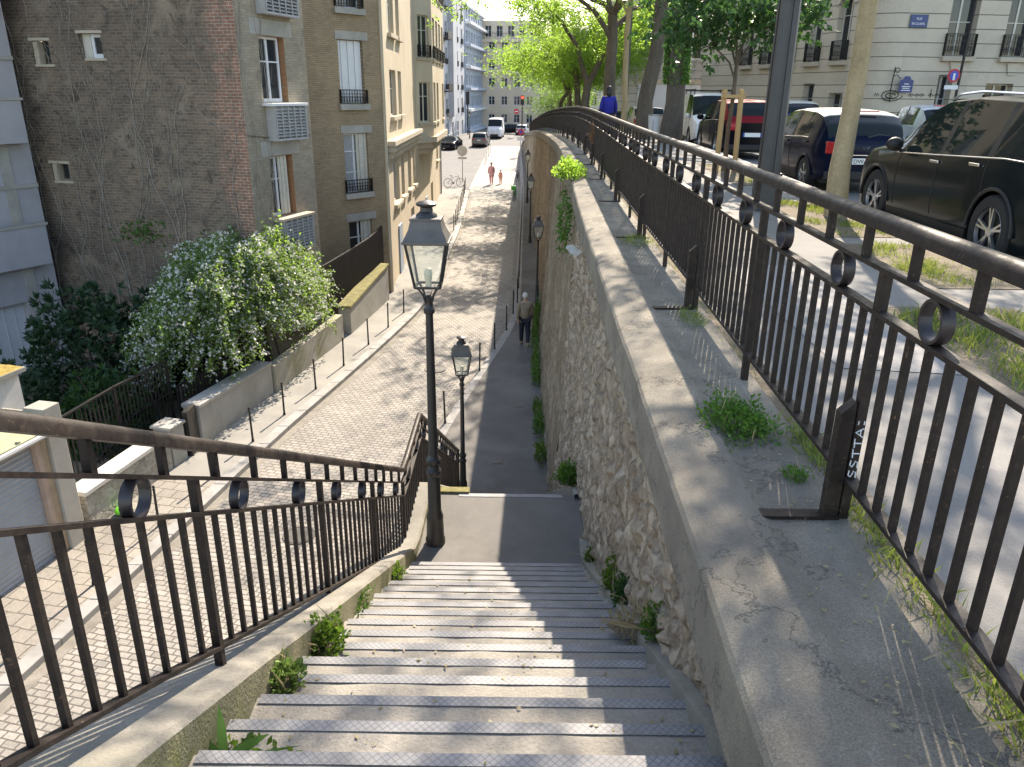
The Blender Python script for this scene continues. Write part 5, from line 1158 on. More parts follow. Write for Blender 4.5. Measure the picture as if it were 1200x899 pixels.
person('dark haired woman in a bright blue coat with bags walking by the railing', (2.85, 25.0, zu(25)), rad(-4), 1.66, plain('blue_coat', (.014,.018,.24), .85, .2, 8), plain('black_trousers', (.012,.012,.02), .8, .2, 8), plain('black_hair', (.012,.01,.01), .5, .2, 20), .2, True, True, fat=1.15, bag=handbag)
# ------------------------------------------------------------------ signs, columns, street furniture
PBLUE = plain('enamel_blue', (.012,.035,.17), .3, .1, 6); PGREEN = plain('enamel_green', (.02,.10,.05), .4, .1, 6); SIGNR = plain('sign_red', (.50,.015,.04), .4, .08, 6); SIGNW = plain('sign_white', (.75,.75,.75), .4, .06, 6); SIGNB = plain('sign_blue', (.03,.07,.42), .4, .08, 6); STEEL = plain('galvanised_steel', (.34,.35,.36), .45, .15, 8, .6)
az = 84; an = PI/2 - rad(az)
def face82(u, o, z): return (p2.x+u*math.sin(rad(az))+o*math.cos(rad(az)), p2.y+u*math.cos(rad(az))-o*math.sin(rad(az)), GB+z)
t = thing('street_name_sign', 'blue enamel street name plate high on the banded stone building', 'sign', face82(.45,.06,5.24), an)
MB().box(-.42,.42,-.02,.02,-.26,.26).build('plate', PBLUE, t, bevel=.006); q = MB(); q.box(-.44,.44,-.012,.012,-.28,.28); q.build('border', PGREEN, t)
txt('RUE', .15, SIGNW, t, (0,-.022,.05), (PI/2,0,0), 'lettering'); txt('BECQUEREL', .125, SIGNW, t, (0,-.022,-.15), (PI/2,0,0), 'lettering')
t = thing('bracket_sign', 'small dark blue arched sign hanging from a scrolled iron wall bracket', 'sign', face82(.25,.30,2.50), an)
m = MB(); m.prism([(-.33,-.36),(.33,-.36),(.33,.18),(.2,.22),(.12,.36),(-.12,.36),(-.2,.22),(-.33,.18)], -.012, .012); o = m.build('plate', PBLUE, t); o.rotation_euler = (PI/2,0,0)
m = MB()
for k, (w, z) in enumerate(((.16,.02),(.30,-.09),(.24,-.17),(.32,-.26))): m.box(-w*.7,w*.7,-.018,-.013,z-.018,z+.018)
m.build('lettering', SIGNW, t)
m = MB(); m.tube([(-.62,.1,.75),(-.66,.1,.3),(-.68,.1,-.3),(-.62,.1,-.8)], .03, 6); m.tube([(-.66,.1,.35),(-.5,.06,.42),(-.33,.0,.25)], .02, 6); m.tube([(-.5+.12*math.cos(a*.7),.08,.62+.1*math.sin(a*.7)) for a in range(9)], .018, 5); m.tube([(-.5+.1*math.cos(a*.7),.08,-.5+.14*math.sin(a*.7)) for a in range(9)], .016, 5); m.build('bracket', IRON, t)
m = MB()
for k in range(26): pass
spir = [(-.75+.95+(.12+.012*k)*math.cos(k*.5)*1.4, -.0, (.06+.009*k)*math.sin(k*.5)) for k in range(26)]
m.tube(spir, .022, 5)
for x in (-.55,1.2,1.5,1.75,2.2,2.5): m.tube([(x-.12,0,-.02),(x-.04,0,.09),(x,0,-.06),(x+.06,0,.08),(x+.14,0,-.02)], .02, 4)
m.tube([(2.2,0,-.1),(2.2,0,.28)], .02, 4)
o = tag(m.build('wall_scribble', INKM, None, loc=face82(-.45,.012,2.02), rotz=an), 'black sprayed swirl and scribbles on the banded stone wall', 'graffiti')
t = thing('no_parking_sign', 'round red and blue no parking sign on the black pole by the stone building', 'sign', face82(2.1,.9,.0), an)
m = MB(); m.tube([(.32,0,0),(.40,0,6.5)], .06, 8); m.build('pole', IRON, t)
m = MB(); m.box(.12,.52,-.10,.10,0,.9); m.build('cabinet', BLACKT, t, bevel=.02)
m = MB(); m.lathe([(0,0),(.30,0),(.30,.03),(0,.03)], 24, (0,-.08,2.9), 'y'); m.build('disc', SIGNR, t); m = MB(); m.lathe([(0,0),(.21,0),(.21,.01),(0,.01)], 24, (0,-.095,2.9), 'y'); m.build('blue_field', SIGNB, t)
m = MB(); m.box(-.05,.05,-.105,-.095,2.7,3.0); m.build('white_mark', SIGNW, t); m = MB(); m.box(-.38,.30,-.10,-.085,2.3,2.48); m.build('small_plate', SIGNW, t)
# tall square lamp column between railing and cars
t = thing('lamp_column', 'tall dark square lamp column rising out of the picture on the upper pavement', 'lamp column', (3.42, 10.7, zu(10.7)))
m = MB(); m.box(-.15,.15,-.15,.15,0,.5); m.build('base', COLM, t, bevel=.01)
m = MB(); pr = [(-.15,-.11),(-.11,-.15),(-.03,-.15),(-.03,-.125),(.03,-.125),(.03,-.15),(.11,-.15),(.15,-.11),(.15,-.03),(.125,-.03),(.125,.03),(.15,.03),(.15,.11),(.11,.15),(.03,.15),(.03,.125),(-.03,.125),(-.03,.15),(-.11,.15),(-.15,.11),(-.15,.03),(-.125,.03),(-.125,-.03),(-.15,-.03)]
v0 = [(x*.86,y*.86,.5) for x,y in pr]; v1 = [(x*.62,y*.62,9) for x,y in pr]; n = len(pr); m.add(v0+v1, [(k,(k+1)%n,n+(k+1)%n,n+k) for k in range(n)]+[tuple(range(n,2*n))]); m.build('shaft', COLM, t)
m = MB(); m.bar((0,0,8.9),(1.6,0,9.3),.07); m.build('arm', COLM, t); m = MB(); m.ell((1.8,0,9.28),(.35,.16,.09)); m.build('lamp_head', COLM, t)
t = thing('lamp_column', 'slimmer dark lamp column beside the thick trunk behind the woman in blue', 'lamp column', (5.05, 37.6, zu(37.6))); MB().lathe([(.16,0),(.16,.9),(.12,1.0),(.10,3),(.08,9)], 12).build('shaft', COLM, t)
m = MB(); m.bar((0,0,8.9),(1.5,0,9.2),.07); m.ell((1.7,0,9.2),(.35,.16,.09)); m.build('arm', COLM, t)
# litter bin
t = thing('litter_bin', 'round white litter bin between the two thick trunks', 'bin', (4.72, 27.3, zu(27.3)))
m = MB(); m.lathe([(.20,.12),(.25,.85),(.26,.87),(.235,.87),(.19,.15),(0,.15)], 20); m.build('body', SIGNW, t)
m = MB(); m.lathe([(.262,.84),(.268,.86),(.262,.88)], 20); [m.bar((.2*math.cos(a),.2*math.sin(a),0),(.24*math.cos(a),.24*math.sin(a),.7),.02) for a in (0,2.1,4.2)]; m.build('frame', STEEL, t)
# far street signs
t = thing('round_sign', 'back of a round grey road sign on a slim pole by the leaning bicycle', 'sign', (-4.3, 65.4, zl(65)+.1))
MB().tube([(0,0,0),(0,0,2.75)], .035, 8).build('pole', STEEL, t); m = MB(); m.lathe([(0,0),(.42,0),(.42,.02),(0,.02)], 24, (0,-.02,2.5), 'y'); m.build('disc', STEEL, t); MB().box(-.36,.36,-.03,-.01,1.85,2.02).build('plate', STEEL, t)
t = thing('no_parking_sign', 'red and blue parking ban sign with a white plate fixed to the far wall end', 'sign', (.62, 88, zl(88)+.12))
MB().tube([(0,0,0),(0,0,2.9)], .04, 8).build('pole', STEEL, t); m = MB(); m.lathe([(0,0),(.33,0),(.33,.03),(0,.03)], 24, (0,-.07,2.45), 'y'); m.build('disc', SIGNR, t); m = MB(); m.lathe([(0,0),(.17,0),(.17,.01),(0,.01)], 20, (0,-.085,2.45), 'y'); m.build('blue_field', SIGNB, t); MB().box(-.42,.42,-.06,-.04,1.55,1.9).build('small_plate', SIGNW, t)
t = thing('traffic_light', 'black traffic light showing red at the far junction', 'traffic light', (1.0, 118, zl(118)))
MB().tube([(0,0,0),(0,0,5.6)], .08, 8).build('pole', IRON, t); MB().box(-.28,.28,-.2,.2,4.3,5.6).build('housing', BLACKT, t, bevel=.03)
EM = NT('red_signal'); EM.p.inputs['Emission Color'].default_value = (1,.03,.03,1); EM.p.inputs['Emission Strength'].default_value = 3; EM.fin((.5,.02,.02), .4)
m = MB(); m.lathe([(0,0),(.17,0),(.17,.03),(0,.03)], 16, (0,-.24,5.3), 'y'); m.build('red_lens', EM.m, t); m = MB(); m.lathe([(0,0),(.36,0),(.36,.03),(0,.03)], 20, (-.85,-.1,3.4), 'y'); m.bar((-.85,0,3.4),(0,0,3.4),.05); m.build('no_entry_disc', SIGNR, t); MB().box(-1.08,-.62,-.12,-.105,3.34,3.46).build('white_bar', SIGNW, t)
t = thing('sign_post', 'tall dark post with a box in front of the beige corner building', 'post', (-7.0, 120, zl(120))); MB().tube([(0,0,0),(0,0,5.5)], .10, 8).build('pole', IRON, t); MB().box(-.25,.25,-.2,.2,4.2,6.0).build('box', BLACKT, t, bevel=.02)
# hoop barriers on the far bank
hb = MB(); hb.tube([(0,0,0),(0,0,.9),(.15,0,1.05),(1.0,0,1.05),(1.15,0,.9),(1.15,0,0)], .03, 8); ho = hb.build('hoop_barrier', STEEL)
for k in range(6):
    o = ho if k == 0 else ho.copy()
    if k: COL.objects.link(o)
    o.location = (-9.0+k*.2, 99+k*2.2, zl(99+k*2.2)); o.rotation_euler = (0,0,rad(80)); tag(o, '%s steel hoop barrier from the left before the far grey building' % ords[k], 'barrier', 'hoop barriers at the far road')
# bicycles
def bicycle(name, label, loc, head, paint, basket=None, group='parked bicycles'):
    t = thing(name, label, 'bicycle', loc, head, group)
    for y in (-.52, .52):
        m = MB(); m.tube([(0, y+.34*math.cos(2*PI*k/24), .35+.34*math.sin(2*PI*k/24)) for k in range(25)], .020, 6, False); w = m.build('wheel', TYRE, t)
        m = MB(); [m.bar((0,y,.35),(0,y+.33*math.cos(a),.35+.33*math.sin(a)),.006) for a in [2*PI*k/12 for k in range(12)]]; m.build('spokes', STEEL, w)
    m = MB()
    for a, b in (((0,-.52,.35),(0,-.08,.33)),((0,-.08,.33),(0,-.20,.85)),((0,-.52,.35),(0,-.17,.78)),((0,-.08,.33),(0,.34,.78)),((0,-.17,.75),(0,.33,.85)),((0,.52,.35),(0,.32,.98))): m.tube([a,b],.018,6)
    m.build('frame', paint, t); m = MB(); m.tube([(-.28,.22,1.04),(-.15,.32,1.06),(0,.31,1.0),(.15,.32,1.06),(.28,.22,1.04)],.014,6); m.build('handlebar', STEEL, t)
    MB().ell((0,-.24,.90),(.08,.13,.04)).build('saddle', BLACKT, t); MB().lathe([(0,-.01),(.09,-.01),(.09,.01),(0,.01)],14,(0.03,-.08,.33),'x').build('chainring', STEEL, t)
    if basket: basket(t)
    return t
bicycle('bicycle', 'grey bicycle leaning by the round sign post on the left corner', (-4.75, 62.2, zl(62)+.12), rad(-68), STEEL)
GRN = plain('bright_green_paint', (.05,.42,.06), .4, .1, 5)
bicycle('bicycle', 'bright green hire bicycle standing against the kerb guardrail', (.02, 56.6, zl(56.6)+.02), rad(172), GRN, lambda t: (MB().box(-.16,.16,.42,.70,.78,1.08).build('basket', GRN, t, bevel=.02), MB().box(-.05,.05,-.85,-.2,.66,.74).build('mudguard', GRN, t, bevel=.02)))
bicycle('motor_scooter', 'dark parked bicycle in the shade beyond the green bicycle', (.25, 66.0, zl(66)+.12), rad(170), BLACKT).name = 'bicycle'
tag(MB().ell((-7.95,13.75,zl(13.7)+.22),(.13,.2,.08)).build('green_bag', plain('lime_plastic', (.16,.62,.04), .5, .1, 5)), 'lime green bag lying on the pavement by the low white wall', 'bag')
# ------------------------------------------------------------------ leaves and plants
RN = np.random.RandomState(11)
def unit(a): return a/np.maximum(1e-6, np.linalg.norm(a, axis=1, keepdims=True))
def leafobj(name, P, D, L, Wr, mat, parent=None, flat=0.0, fold=.12):
    """rhombic leaves at P along D with lengths L"""
    P = np.asarray(P, float); D = unit(np.asarray(D, float)); n = len(P); L = np.broadcast_to(np.asarray(L, float), (n,))[:, None]
    up = RN.normal(size=(n,3)); up[:,2] += flat*3; S_ = unit(np.cross(D, up)); N_ = np.cross(S_, D)
    v = np.empty((n,4,3)); v[:,0] = P; v[:,1] = P + D*L*.48 + S_*L*Wr + N_*L*fold; v[:,2] = P + D*L; v[:,3] = P + D*L*.48 - S_*L*Wr + N_*L*fold
    me = bpy.data.meshes.new(name); me.vertices.add(n*4); me.vertices.foreach_set('co', v.reshape(-1).astype(np.float32))
    me.loops.add(n*4); me.loops.foreach_set('vertex_index', np.arange(n*4, dtype=np.int32)); me.polygons.add(n); me.polygons.foreach_set('loop_start', np.arange(0, n*4, 4, dtype=np.int32))
    me.polygons.foreach_set('loop_total', np.full(n, 4, np.int32)) if bpy.app.version < (4,1,0) else None
    me.materials.append(mat); me.update(calc_edges=True); me.validate()
    o = bpy.data.objects.new(name, me); COL.objects.link(o); o.parent = parent; return o
def pinnate(C, A, n, ln, ls):
    """compound leaves: stems from C along A with n pairs of leaflets"""
    A = unit(A); m = len(C); side = unit(np.cross(A, RN.normal(size=(m,3)) + np.array([0,0,2.0])))
    P = []; D = []; L = []
    ln = ln*RN.uniform(.7, 1.25, size=(m,1))
    for k in range(n):
        f = (k+.6)/n; base = C + A*ln*f + np.array([0,0,-.25])*(ln*f)**2/.3
        for s in (-1, 1):
            P.append(base); D.append(side*s + A*.45 + RN.normal(size=(m,3))*.22 + np.array([0,0,-.15])); L.append(ls*RN.uniform(.7,1.2,size=m))
    P.append(C + A*ln); D.append(A + RN.normal(size=(m,3))*.2); L.append(ls*RN.uniform(.8,1.2,size=m))
    return np.concatenate(P), np.concatenate(D), np.concatenate(L)
def tree(label, loc, r, fork, limbs, reach, rise, n, seed, leaf=LEAFY, bark=BARK, lean=(0,0), bias=(0,0), ls=.115, ln=.32, droop=.25, name='street_tree', kind='pinnate', cl=.55, group='avenue trees', crook=.10, pairs=4, up=0.0, forkz=None, extra=None):
    rg = random.Random(seed); t = thing(name, label, 'tree', loc, 0, group); m = MB(); tips = []
    P = []; K = 9
    for k in range(K+1):
        f = k/K; P.append(Vector((lean[0]*f + (crook*noise.noise((seed*3.1, f*2.4, 1)) if k else 0), lean[1]*f + (crook*noise.noise((seed*3.1, f*2.4, 9)) if k else 0), fork*f - (.15 if k == 0 else 0))))
    m.tube(P, [r*(1.28 if k == 0 else 1.1 if k == 1 else 1-.25*k/K) for k in range(K+1)], 12)
    top = P[-1]
    for i in range(limbs):
        a = 2*PI*(i+rg.uniform(-.3,.3))/limbs; R_ = reach*rg.uniform(.7,1.1); Z_ = rise*rg.uniform(.55,1.1)
        d = Vector((math.cos(a)*R_+bias[0]*R_, math.sin(a)*R_+bias[1]*R_, Z_)); st = P[rg.choice([K, K, K-1, K-2])] if limbs > 2 else top
        Q = [st]; nn = 6
        for k in range(1, nn+1):
            f = k/nn; Q.append(st + Vector((d.x*f**1.15, d.y*f**1.15, d.z*(f**.8) - droop*R_*f**3)) + Vector((rg.uniform(-1,1),rg.uniform(-1,1),rg.uniform(-1,1)))*.13*R_*.3*(1 if k < nn else .5))
        r0 = r*(.62 if limbs < 4 else .46); m.tube(Q, [r0*(1-.82*k/nn) for k in range(nn+1)], 7, False)
        for j in range(7):
            k = rg.randint(2, nn); s0 = Q[k]; b = rg.uniform(0, 2*PI); l = reach*rg.uniform(.22,.5)
            e = s0 + Vector((math.cos(b)*l+bias[0]*l, math.sin(b)*l+bias[1]*l, rg.uniform(-.35,.55)*l)); mid = (s0+e)/2 + Vector((0,0,.12*l))
            m.tube([s0, mid, e], [max(.012, r0*.35*(1-.8*k/nn)+.008), .012, .006], 5, False); tips += [tuple(s0.lerp(e, u)) for u in (.45,.75,1.0,1.05)]
        tips += [tuple(Q[k]) for k in (nn-1, nn)]
    m.build('trunk', bark, t)
    tp = np.array(tips); C = tp[RN.randint(len(tp), size=n)] + RN.normal(size=(n,3))*np.array([cl,cl,cl*.62])
    A = RN.normal(size=(n,3)) + np.array([0,0,-.35+up])
    if kind == 'pinnate': Pp, D, L = pinnate(C, A, pairs, ln, ls); leafobj('crown', Pp, D, L, .19, leaf, t)
    else:
        Pp = np.repeat(C, 5, axis=0) + RN.normal(size=(n*5,3))*.03; D = np.repeat(unit(A), 5, axis=0)*.5 + RN.normal(size=(n*5,3))*.7 + np.array([0,0,-.4]); leafobj('crown', Pp, D, ls*RN.uniform(.7,1.25,size=n*5), .27, leaf, t)
    if extra: extra(t, P, m)
    return t
def U(x, y): return (x, y, zu(y))
tree('slim pale barked tree standing in the grass bed in front of the navy hatchback', U(4.19, 10.15), .118, 5.2, 7, 4.0, 2.6, 1250, 3, LEAFY, BARKL, (.05,.05), (-.12,.12), .13, .34, .30, cl=.38)
def stakes(t, P, m):
    pass
tree('young staked tree with a small dark green crown behind the railing', U(4.28, 16.3), .05, 2.2, 7, 1.4, 1.9, 1150, 5, LEAFK, BARK, (.02,0), (0,0), .14, .2, .1, name='young_tree', kind='palm', cl=.28, crook=.04)
for k, (x, lab) in enumerate(((4.05,'left one of the two round wooden stakes holding the young tree'), (4.42,'right one of the two round wooden stakes holding the young tree'))):
    q = MB().lathe([(.052,-.1),(.052,1.53),(.046,1.56),(0,1.562)], 14); o = q.build('tree_stake', WOODM, None, loc=U(x, 16.0)); o.rotation_euler = (rad(1 if k else -1), rad(-1.2 if k else 1), 0); tag(o, lab, 'stake', 'stakes of the young tree')
m = MB(); m.box(-.24,.24,-.075,-.05,1.40,1.46); tag(m.build('stake_crossbar', WOODM, None, loc=U(4.235, 16.0)), 'short wooden crossbar nailed across the two stakes of the young tree', 'crossbar')
def ivy(t, P, m):
    n = 5200; f = RN.uniform(.30, 1.0, n)**.85; a = RN.uniform(0, 2*PI, n); z = f*5.2; rr = .33*(1-.2*f)+RN.uniform(.0,.10,n)
    keep = RN.uniform(size=n) < np.clip((f-.22)*5, 0, 1)*np.where(np.sin(a*1+.5) > -.75, 1, .25)
    f, a, z, rr = f[keep], a[keep], z[keep], rr[keep]; cx = np.interp(f, np.linspace(0,1,len(P)), [p.x for p in P]); cy = np.interp(f, np.linspace(0,1,len(P)), [p.y for p in P])
    Pp = np.stack([cx+rr*np.cos(a), cy+rr*np.sin(a), z], 1); D = np.stack([np.cos(a)*.6, np.sin(a)*.6, -np.ones_like(a)*.8], 1) + RN.normal(size=(len(a),3))*.35; leafobj('ivy', Pp, D, .10, .36, IVYM, t)
tree('thick tree trunk wrapped in green ivy beside the litter bin', U(5.15, 26.8), .33, 5.4, 6, 4.2, 3.4, 480, 8, LEAFG, BARK, (.1,0), (.1,.0), .125, .34, .22, extra=ivy, cl=.7)
def longlimb(t, P, m):
    Q = [Vector(q) for q in ((.3,0,5.6),(-1.5,-.6,6.3),(-3.6,-1.3,6.1),(-5.3,-1.9,5.3),(-6.4,-2.3,4.6),(-7.2,-2.5,4.1))]; q = MB(); q.tube(Q, [.10,.08,.06,.04,.02,.008], 7, False); q.build('limb', BARK, t)
    n = 70; k = RN.uniform(2.6, 5, n); C = np.array([tuple(Q[int(a)].lerp(Q[min(5,int(a)+1)], a-int(a))) for a in k]) + RN.normal(size=(n,3))*np.array([.45,.5,.28]); Pp, D, L = pinnate(C, RN.normal(size=(n,3))+np.array([0,0,-.5]), 5, .34, .13); leafobj('foliage', Pp, D, L, .2, LEAFY, t)
tree('thick bare barked trunk left of the ivy trunk and litter bin', U(4.88, 30.4), .30, 6.0, 6, 4.6, 3.4, 480, 9, LEAFY, BARK, (.35,0), (.05,.1), .14, .38, .2, cl=.5, crook=.3, extra=longlimb)
tree('thin curving pale trunk just right of the slimmer lamp column', U(4.55, 34.8), .13, 6.0, 5, 3.0, 2.8, 420, 10, LEAFY, BARKL, (.1,0), (-.1,0), .12, .33, .35, cl=.7, crook=.35)
tree('thick straight trunk left of the slimmer lamp column', U(4.25, 37.2), .29, 5.0, 7, 4.8, 3.4, 700, 12, LEAFY, BARK, (0,.1), (-.02,.1), .15, .4, .25, cl=.5, crook=.15)
tree('dark tree forking low into two limbs behind the railing crest', U(3.8, 44.0), .27, 2.4, 2, 3.4, 4.6, 1500, 14, LEAFY, BARK, (0,0), (.02,0), .16, .42, .3, cl=.6, crook=.1)
tree('broad leafy tree whose bright branches hang over the wall bend', U(3.9, 51.0), .22, 3.6, 7, 4.0, 3.4, 2700, 15, LEAFY, BARK, (-.1,0), (.10,0), .17, .46, .28, cl=.75, crook=.3)
tree('crooked thin tree near the end of the curved railing', U(3.7, 60.0), .16, 3.4, 6, 4.0, 3.4, 2700, 17, LEAFY, BARK, (-.1,0), (.08,0), .19, .5, .3, cl=.6, crook=.8)
tree('leafy tree behind the crooked thin one further down the avenue', U(4.6, 70.0), .24, 3.6, 7, 5.0, 4.0, 2100, 18, LEAFY, BARK, (0,0), (.15,0), .19, .5, .3, cl=.7)
tree('small bright green tree low behind the railing end', U(5.2, 82.0), .14, 2.0, 7, 3.0, 2.6, 1200, 19, LEAFG, BARK, (0,0), (-.1,0), .17, .42, .3, cl=.9)
tree('large background tree of the avenue before the pale buildings', U(9.5, 66.0), .3, 4.6, 7, 5.5, 4.5, 1700, 20, LEAFG, BARK, (0,0), (0,0), .16, .42, .3, cl=1.1)
# ------------------------------------------------------------------ shrubs of the front garden
def low(x, y, h=0): return (x, y, zl(y)+h)
def arching(label, c, rx, ry, rz, nb, seed, leaf, ls, flower=None, nf=0, per=34, name='flowering_shrub', yaw=0, hang=1.0):
    t = thing(name, label, 'shrub', c); rg = np.random.RandomState(seed); m = MB(); Ps = []; Ds = []; Ls = []; Fp = []; cy, sy = math.cos(yaw), math.sin(yaw)
    for i in range(nb):
        a = rg.uniform(0, 2*PI); q = rg.uniform(.35, 1.0)**.5; o0 = np.array([rg.normal()*.25*rx, rg.normal()*.30*ry, 0]); top = rz*(rg.uniform(.72,1.12))*(1-.35*q*q)
        ex, ey = q*rx*math.cos(a)*1.12, q*ry*math.sin(a)*1.12; drop = hang*rg.uniform(.35,1.15)*rz*q
        K = 12; pts = []
        for k in range(K+1):
            f = k/K; z = top*min(1, math.sin(min(1, f*1.55)*PI/2)) - drop*max(0, f-.45)**1.4*1.9
            x, y = o0[0]*(1-f)*.4 + ex*f**1.3, o0[1]*(1-f)*.6 + ey*f**1.3 + o0[1]*f*.3; pts.append(np.array([x*cy-y*sy, x*sy+y*cy, z]))
        if i % 6 == 0: m.tube([tuple(p) for p in pts], [.022*(1-.8*k/K)+.004 for k in range(K+1)], 5, False)
        pts = np.array(pts); f = rg.uniform(.38, 1.0, per); ii = np.clip((f*K).astype(int), 0, K-1); fr = f*K-ii; base = pts[ii]*(1-fr[:,None]) + pts[ii+1]*fr[:,None]; dr = unit(pts[ii+1]-pts[ii])
        Ps.append(base + rg.normal(size=(per,3))*.07); Ds.append(dr*.5 + rg.normal(size=(per,3))*.75); Ls.append(ls*rg.uniform(.6,1.3,per))
        if flower: k = rg.poisson(nf); ff = rg.randint(0, per, k); Fp.append(base[ff] + rg.normal(size=(k,3))*.07 + np.array([0,0,.03]))
    Pa, Da, La = np.concatenate(Ps), np.concatenate(Ds), np.concatenate(Ls); kp = Pa[:,2] > .75 + .35*np.sin(Pa[:,1]*2.3); Ps, Ds, Ls = [Pa[kp]], [Da[kp]], [La[kp]]
    if flower: Fa = np.concatenate(Fp); Fp = [Fa[Fa[:,2] > .85 + .35*np.sin(Fa[:,1]*2.3)]]
    m.build('branches', BARK, t); leafobj('foliage', np.concatenate(Ps), np.concatenate(Ds), np.concatenate(Ls), .27, leaf, t)
    if flower:
        F = np.concatenate(Fp); F3 = np.repeat(F, 3, axis=0) + RN.normal(size=(len(F)*3,3))*.012; leafobj('blossom', F3, RN.normal(size=F3.shape)+np.array([0,0,.3]), .062*RN.uniform(.6,1.3,len(F3)), .45, flower, t)
    return t
YW = rad(-14)
arching('large arching shrub covered with small white blossoms hanging over the concrete garden wall', (-7.7, 21.4, zl(21)+.35), 1.6, 3.75, 4.35, 560, 4, LEAFW, .09, BLOSS, 24, 130, yaw=YW, hang=.5)
arching('thin blossoming spray at the dark back end of the big white shrub', (-9.2, 18.1, zl(18)+.4), 0.8, 0.9, 2.4, 34, 6, LEAFW, .08, BLOSS, 9, 34, yaw=YW)
def bushy(label, c, rx, ry, rz, n, seed, leaf, ls, name='dark_shrub', Wr=.22, per=7, hollow=.55):
    t = thing(name, label, 'shrub', c); rg = np.random.RandomState(seed); d = unit(rg.normal(size=(n,3))); d[:,2] = np.abs(d[:,2])*1.0-.08
    lump = np.array([1+.28*noise.noise((x*2.2+seed, y*2.2, z*2.2)) for x, y, z in d]); rr = (hollow + (1-hollow)*rg.uniform(size=n)**.6)*lump
    C = d*rr[:,None]*np.array([rx,ry,rz]); Pp = np.repeat(C, per, axis=0); A = np.repeat(d, per, axis=0)*.8 + rg.normal(size=(n*per,3))*.7 + np.array([0,0,.15]); leafobj('foliage', Pp, A, ls*rg.uniform(.7,1.3,n*per), Wr, leaf, t)
    m = MB(); [m.tube([(0,0,-.2), tuple(C[k]*.5+np.array([0,0,.2])), tuple(C[k])], [.04,.025,.008], 5, False) for k in range(0, n, max(1, n//14))]; m.build('branches', BARK, t); return t
bushy('big dark evergreen shrub in the shade before the creeper wall', (-10.9, 18.9, zl(18)+.5), 1.9, 1.9, 3.3, 700, 21, LEAFD, .20)
bushy('dark leafy shrub between the big evergreen and the blossoming one', (-9.6, 20.6, zl(20)+.4), 1.5, 1.6, 2.9, 480, 22, LEAFD, .19)
bushy('lower shrub with pointed mid green leaf rosettes behind the bar fence', (-9.55, 16.6, zl(16)+.5), 1.0, 1.1, 1.75, 300, 23, LEAFK, .20, Wr=.17)
bushy('dark shrub half hidden by the white stepped wall', (-11.4, 16.2, zl(16)+.5), 1.2, 1.3, 2.2, 280, 24, LEAFD, .19)
struct(MB().box(-13.5,-8.2,14.2,22.5,-8.35,zl(18)+.35).build('garden_soil', SOIL))
# leaf tufts on the creeper wall and yellow green sprigs at the facade
for lab, u, z, k in (('green creeper tuft in the middle of the dark brick wall', 5.4, 4.6, 130), ('small green creeper tuft at the right of the brick wall', 7.6, 4.3, 70)):
    t = thing('creeper_tuft', lab, 'climbing plant', tuple(on1(u, z)), 0, 'green tufts on the creeper wall'); C = RN.normal(size=(k,3))*np.array([.40,.05,.16]); C[:,1] = -np.abs(C[:,1])-.04; C[:,1] += -C[:,0]*.26*-1*-1; leafobj('foliage', C, RN.normal(size=(k,3))+np.array([0,-.3,-.4]), .13, .3, IVYM, t)
for lab, u, z, k in (('yellow green sprig growing at the brick corner above the shrub', .15, 4.6, 120), ('yellow green sprig in front of the lower louvre box', 1.35, 3.4, 150), ('yellow green sprig rising right of the louvre box', 2.0, 3.3, 90)):
    q = on2(u, z); t = thing('creeper_sprig', lab, 'climbing plant', (q.x+.35, q.y-.1, q.z), 0, 'yellow green sprigs by the facade'); C = RN.normal(size=(k,3))*np.array([.14,.14,.38]); leafobj('foliage', C, RN.normal(size=(k,3))+np.array([.3,-.2,-.2]), .12, .28, LEAFY, t)
# ------------------------------------------------------------------ weeds
def clump(label, c, rx, ry, rz, n, ls, leaf=IVYM, Wr=.34, name='weed', group=None, droop=0.0, up=.5):
    n = int(n*2.2); ls = ls*.66; d = unit(RN.normal(size=(n,3))); sd_ = RN.uniform(0,50); lump = np.array([max(.35, 1+.75*noise.noise((x*2.6+sd_, y*2.6, z*2.6))) for x, y, z in d])[:,None]
    d = d*lump*RN.uniform(.2,1,size=(n,1))**.5; d[:,2] = np.abs(d[:,2]) if not droop else d[:,2]
    P = d*np.array([rx,ry,rz]); D = unit(d)+RN.normal(size=(n,3))*.6+np.array([0,0,up-droop]); t = thing(name, label, 'plant', c, 0, group); leafobj('foliage', P, D, ls*RN.uniform(.6,1.3,n), Wr, leaf, t)
    if not droop and leaf is not GRASS and rz < .5:
        q = MB(); k = 14; R_ = [RN.uniform(.6,1.25) for _ in range(k)]; q.add([(0,0,.012)]+[(rx*.95*R_[j]*math.cos(2*PI*j/k), ry*.95*R_[j]*math.sin(2*PI*j/k), -.004) for j in range(k)], [(0,1+j,1+(j+1)%k) for j in range(k)], True); q.build('soil', SOIL, t)
        m2 = 12
        if rz < .26 and rx < .2: Pd = RN.normal(size=(m2,3))*np.array([rx*.5,ry*.5,.005]); leafobj('dead_stem', Pd, RN.normal(size=(m2,3))*.6+np.array([0,0,.7]), rz*RN.uniform(.9,1.7,m2)+.03, .02, DRYG, t)['kind'] = 'stuff'
    return t
cz = -1.455
G1_ = 'weeds on the coping'
clump('dense green weed cushion on the coping beside the railing foot', (1.07,3.33,cz), .16,.27,.085, 900, .030, group=G1_)
clump('tiny green weed at the foot of the nearest braced post', (1.16,2.80,cz), .05,.07,.035, 110, .022, group=G1_)
clump('bright bushy plant growing over the coping edge further along the wall', (1.02,14.6,-1.45), .26,.6,.30, 520, .10, LEAFY, .3, group=G1_)
clump('trailing green plant hanging down the wall below the bright bush', (.92,14.2,-2.2), .12,.42,.62, 260, .10, IVYM, .3, group=G1_, droop=1.0)
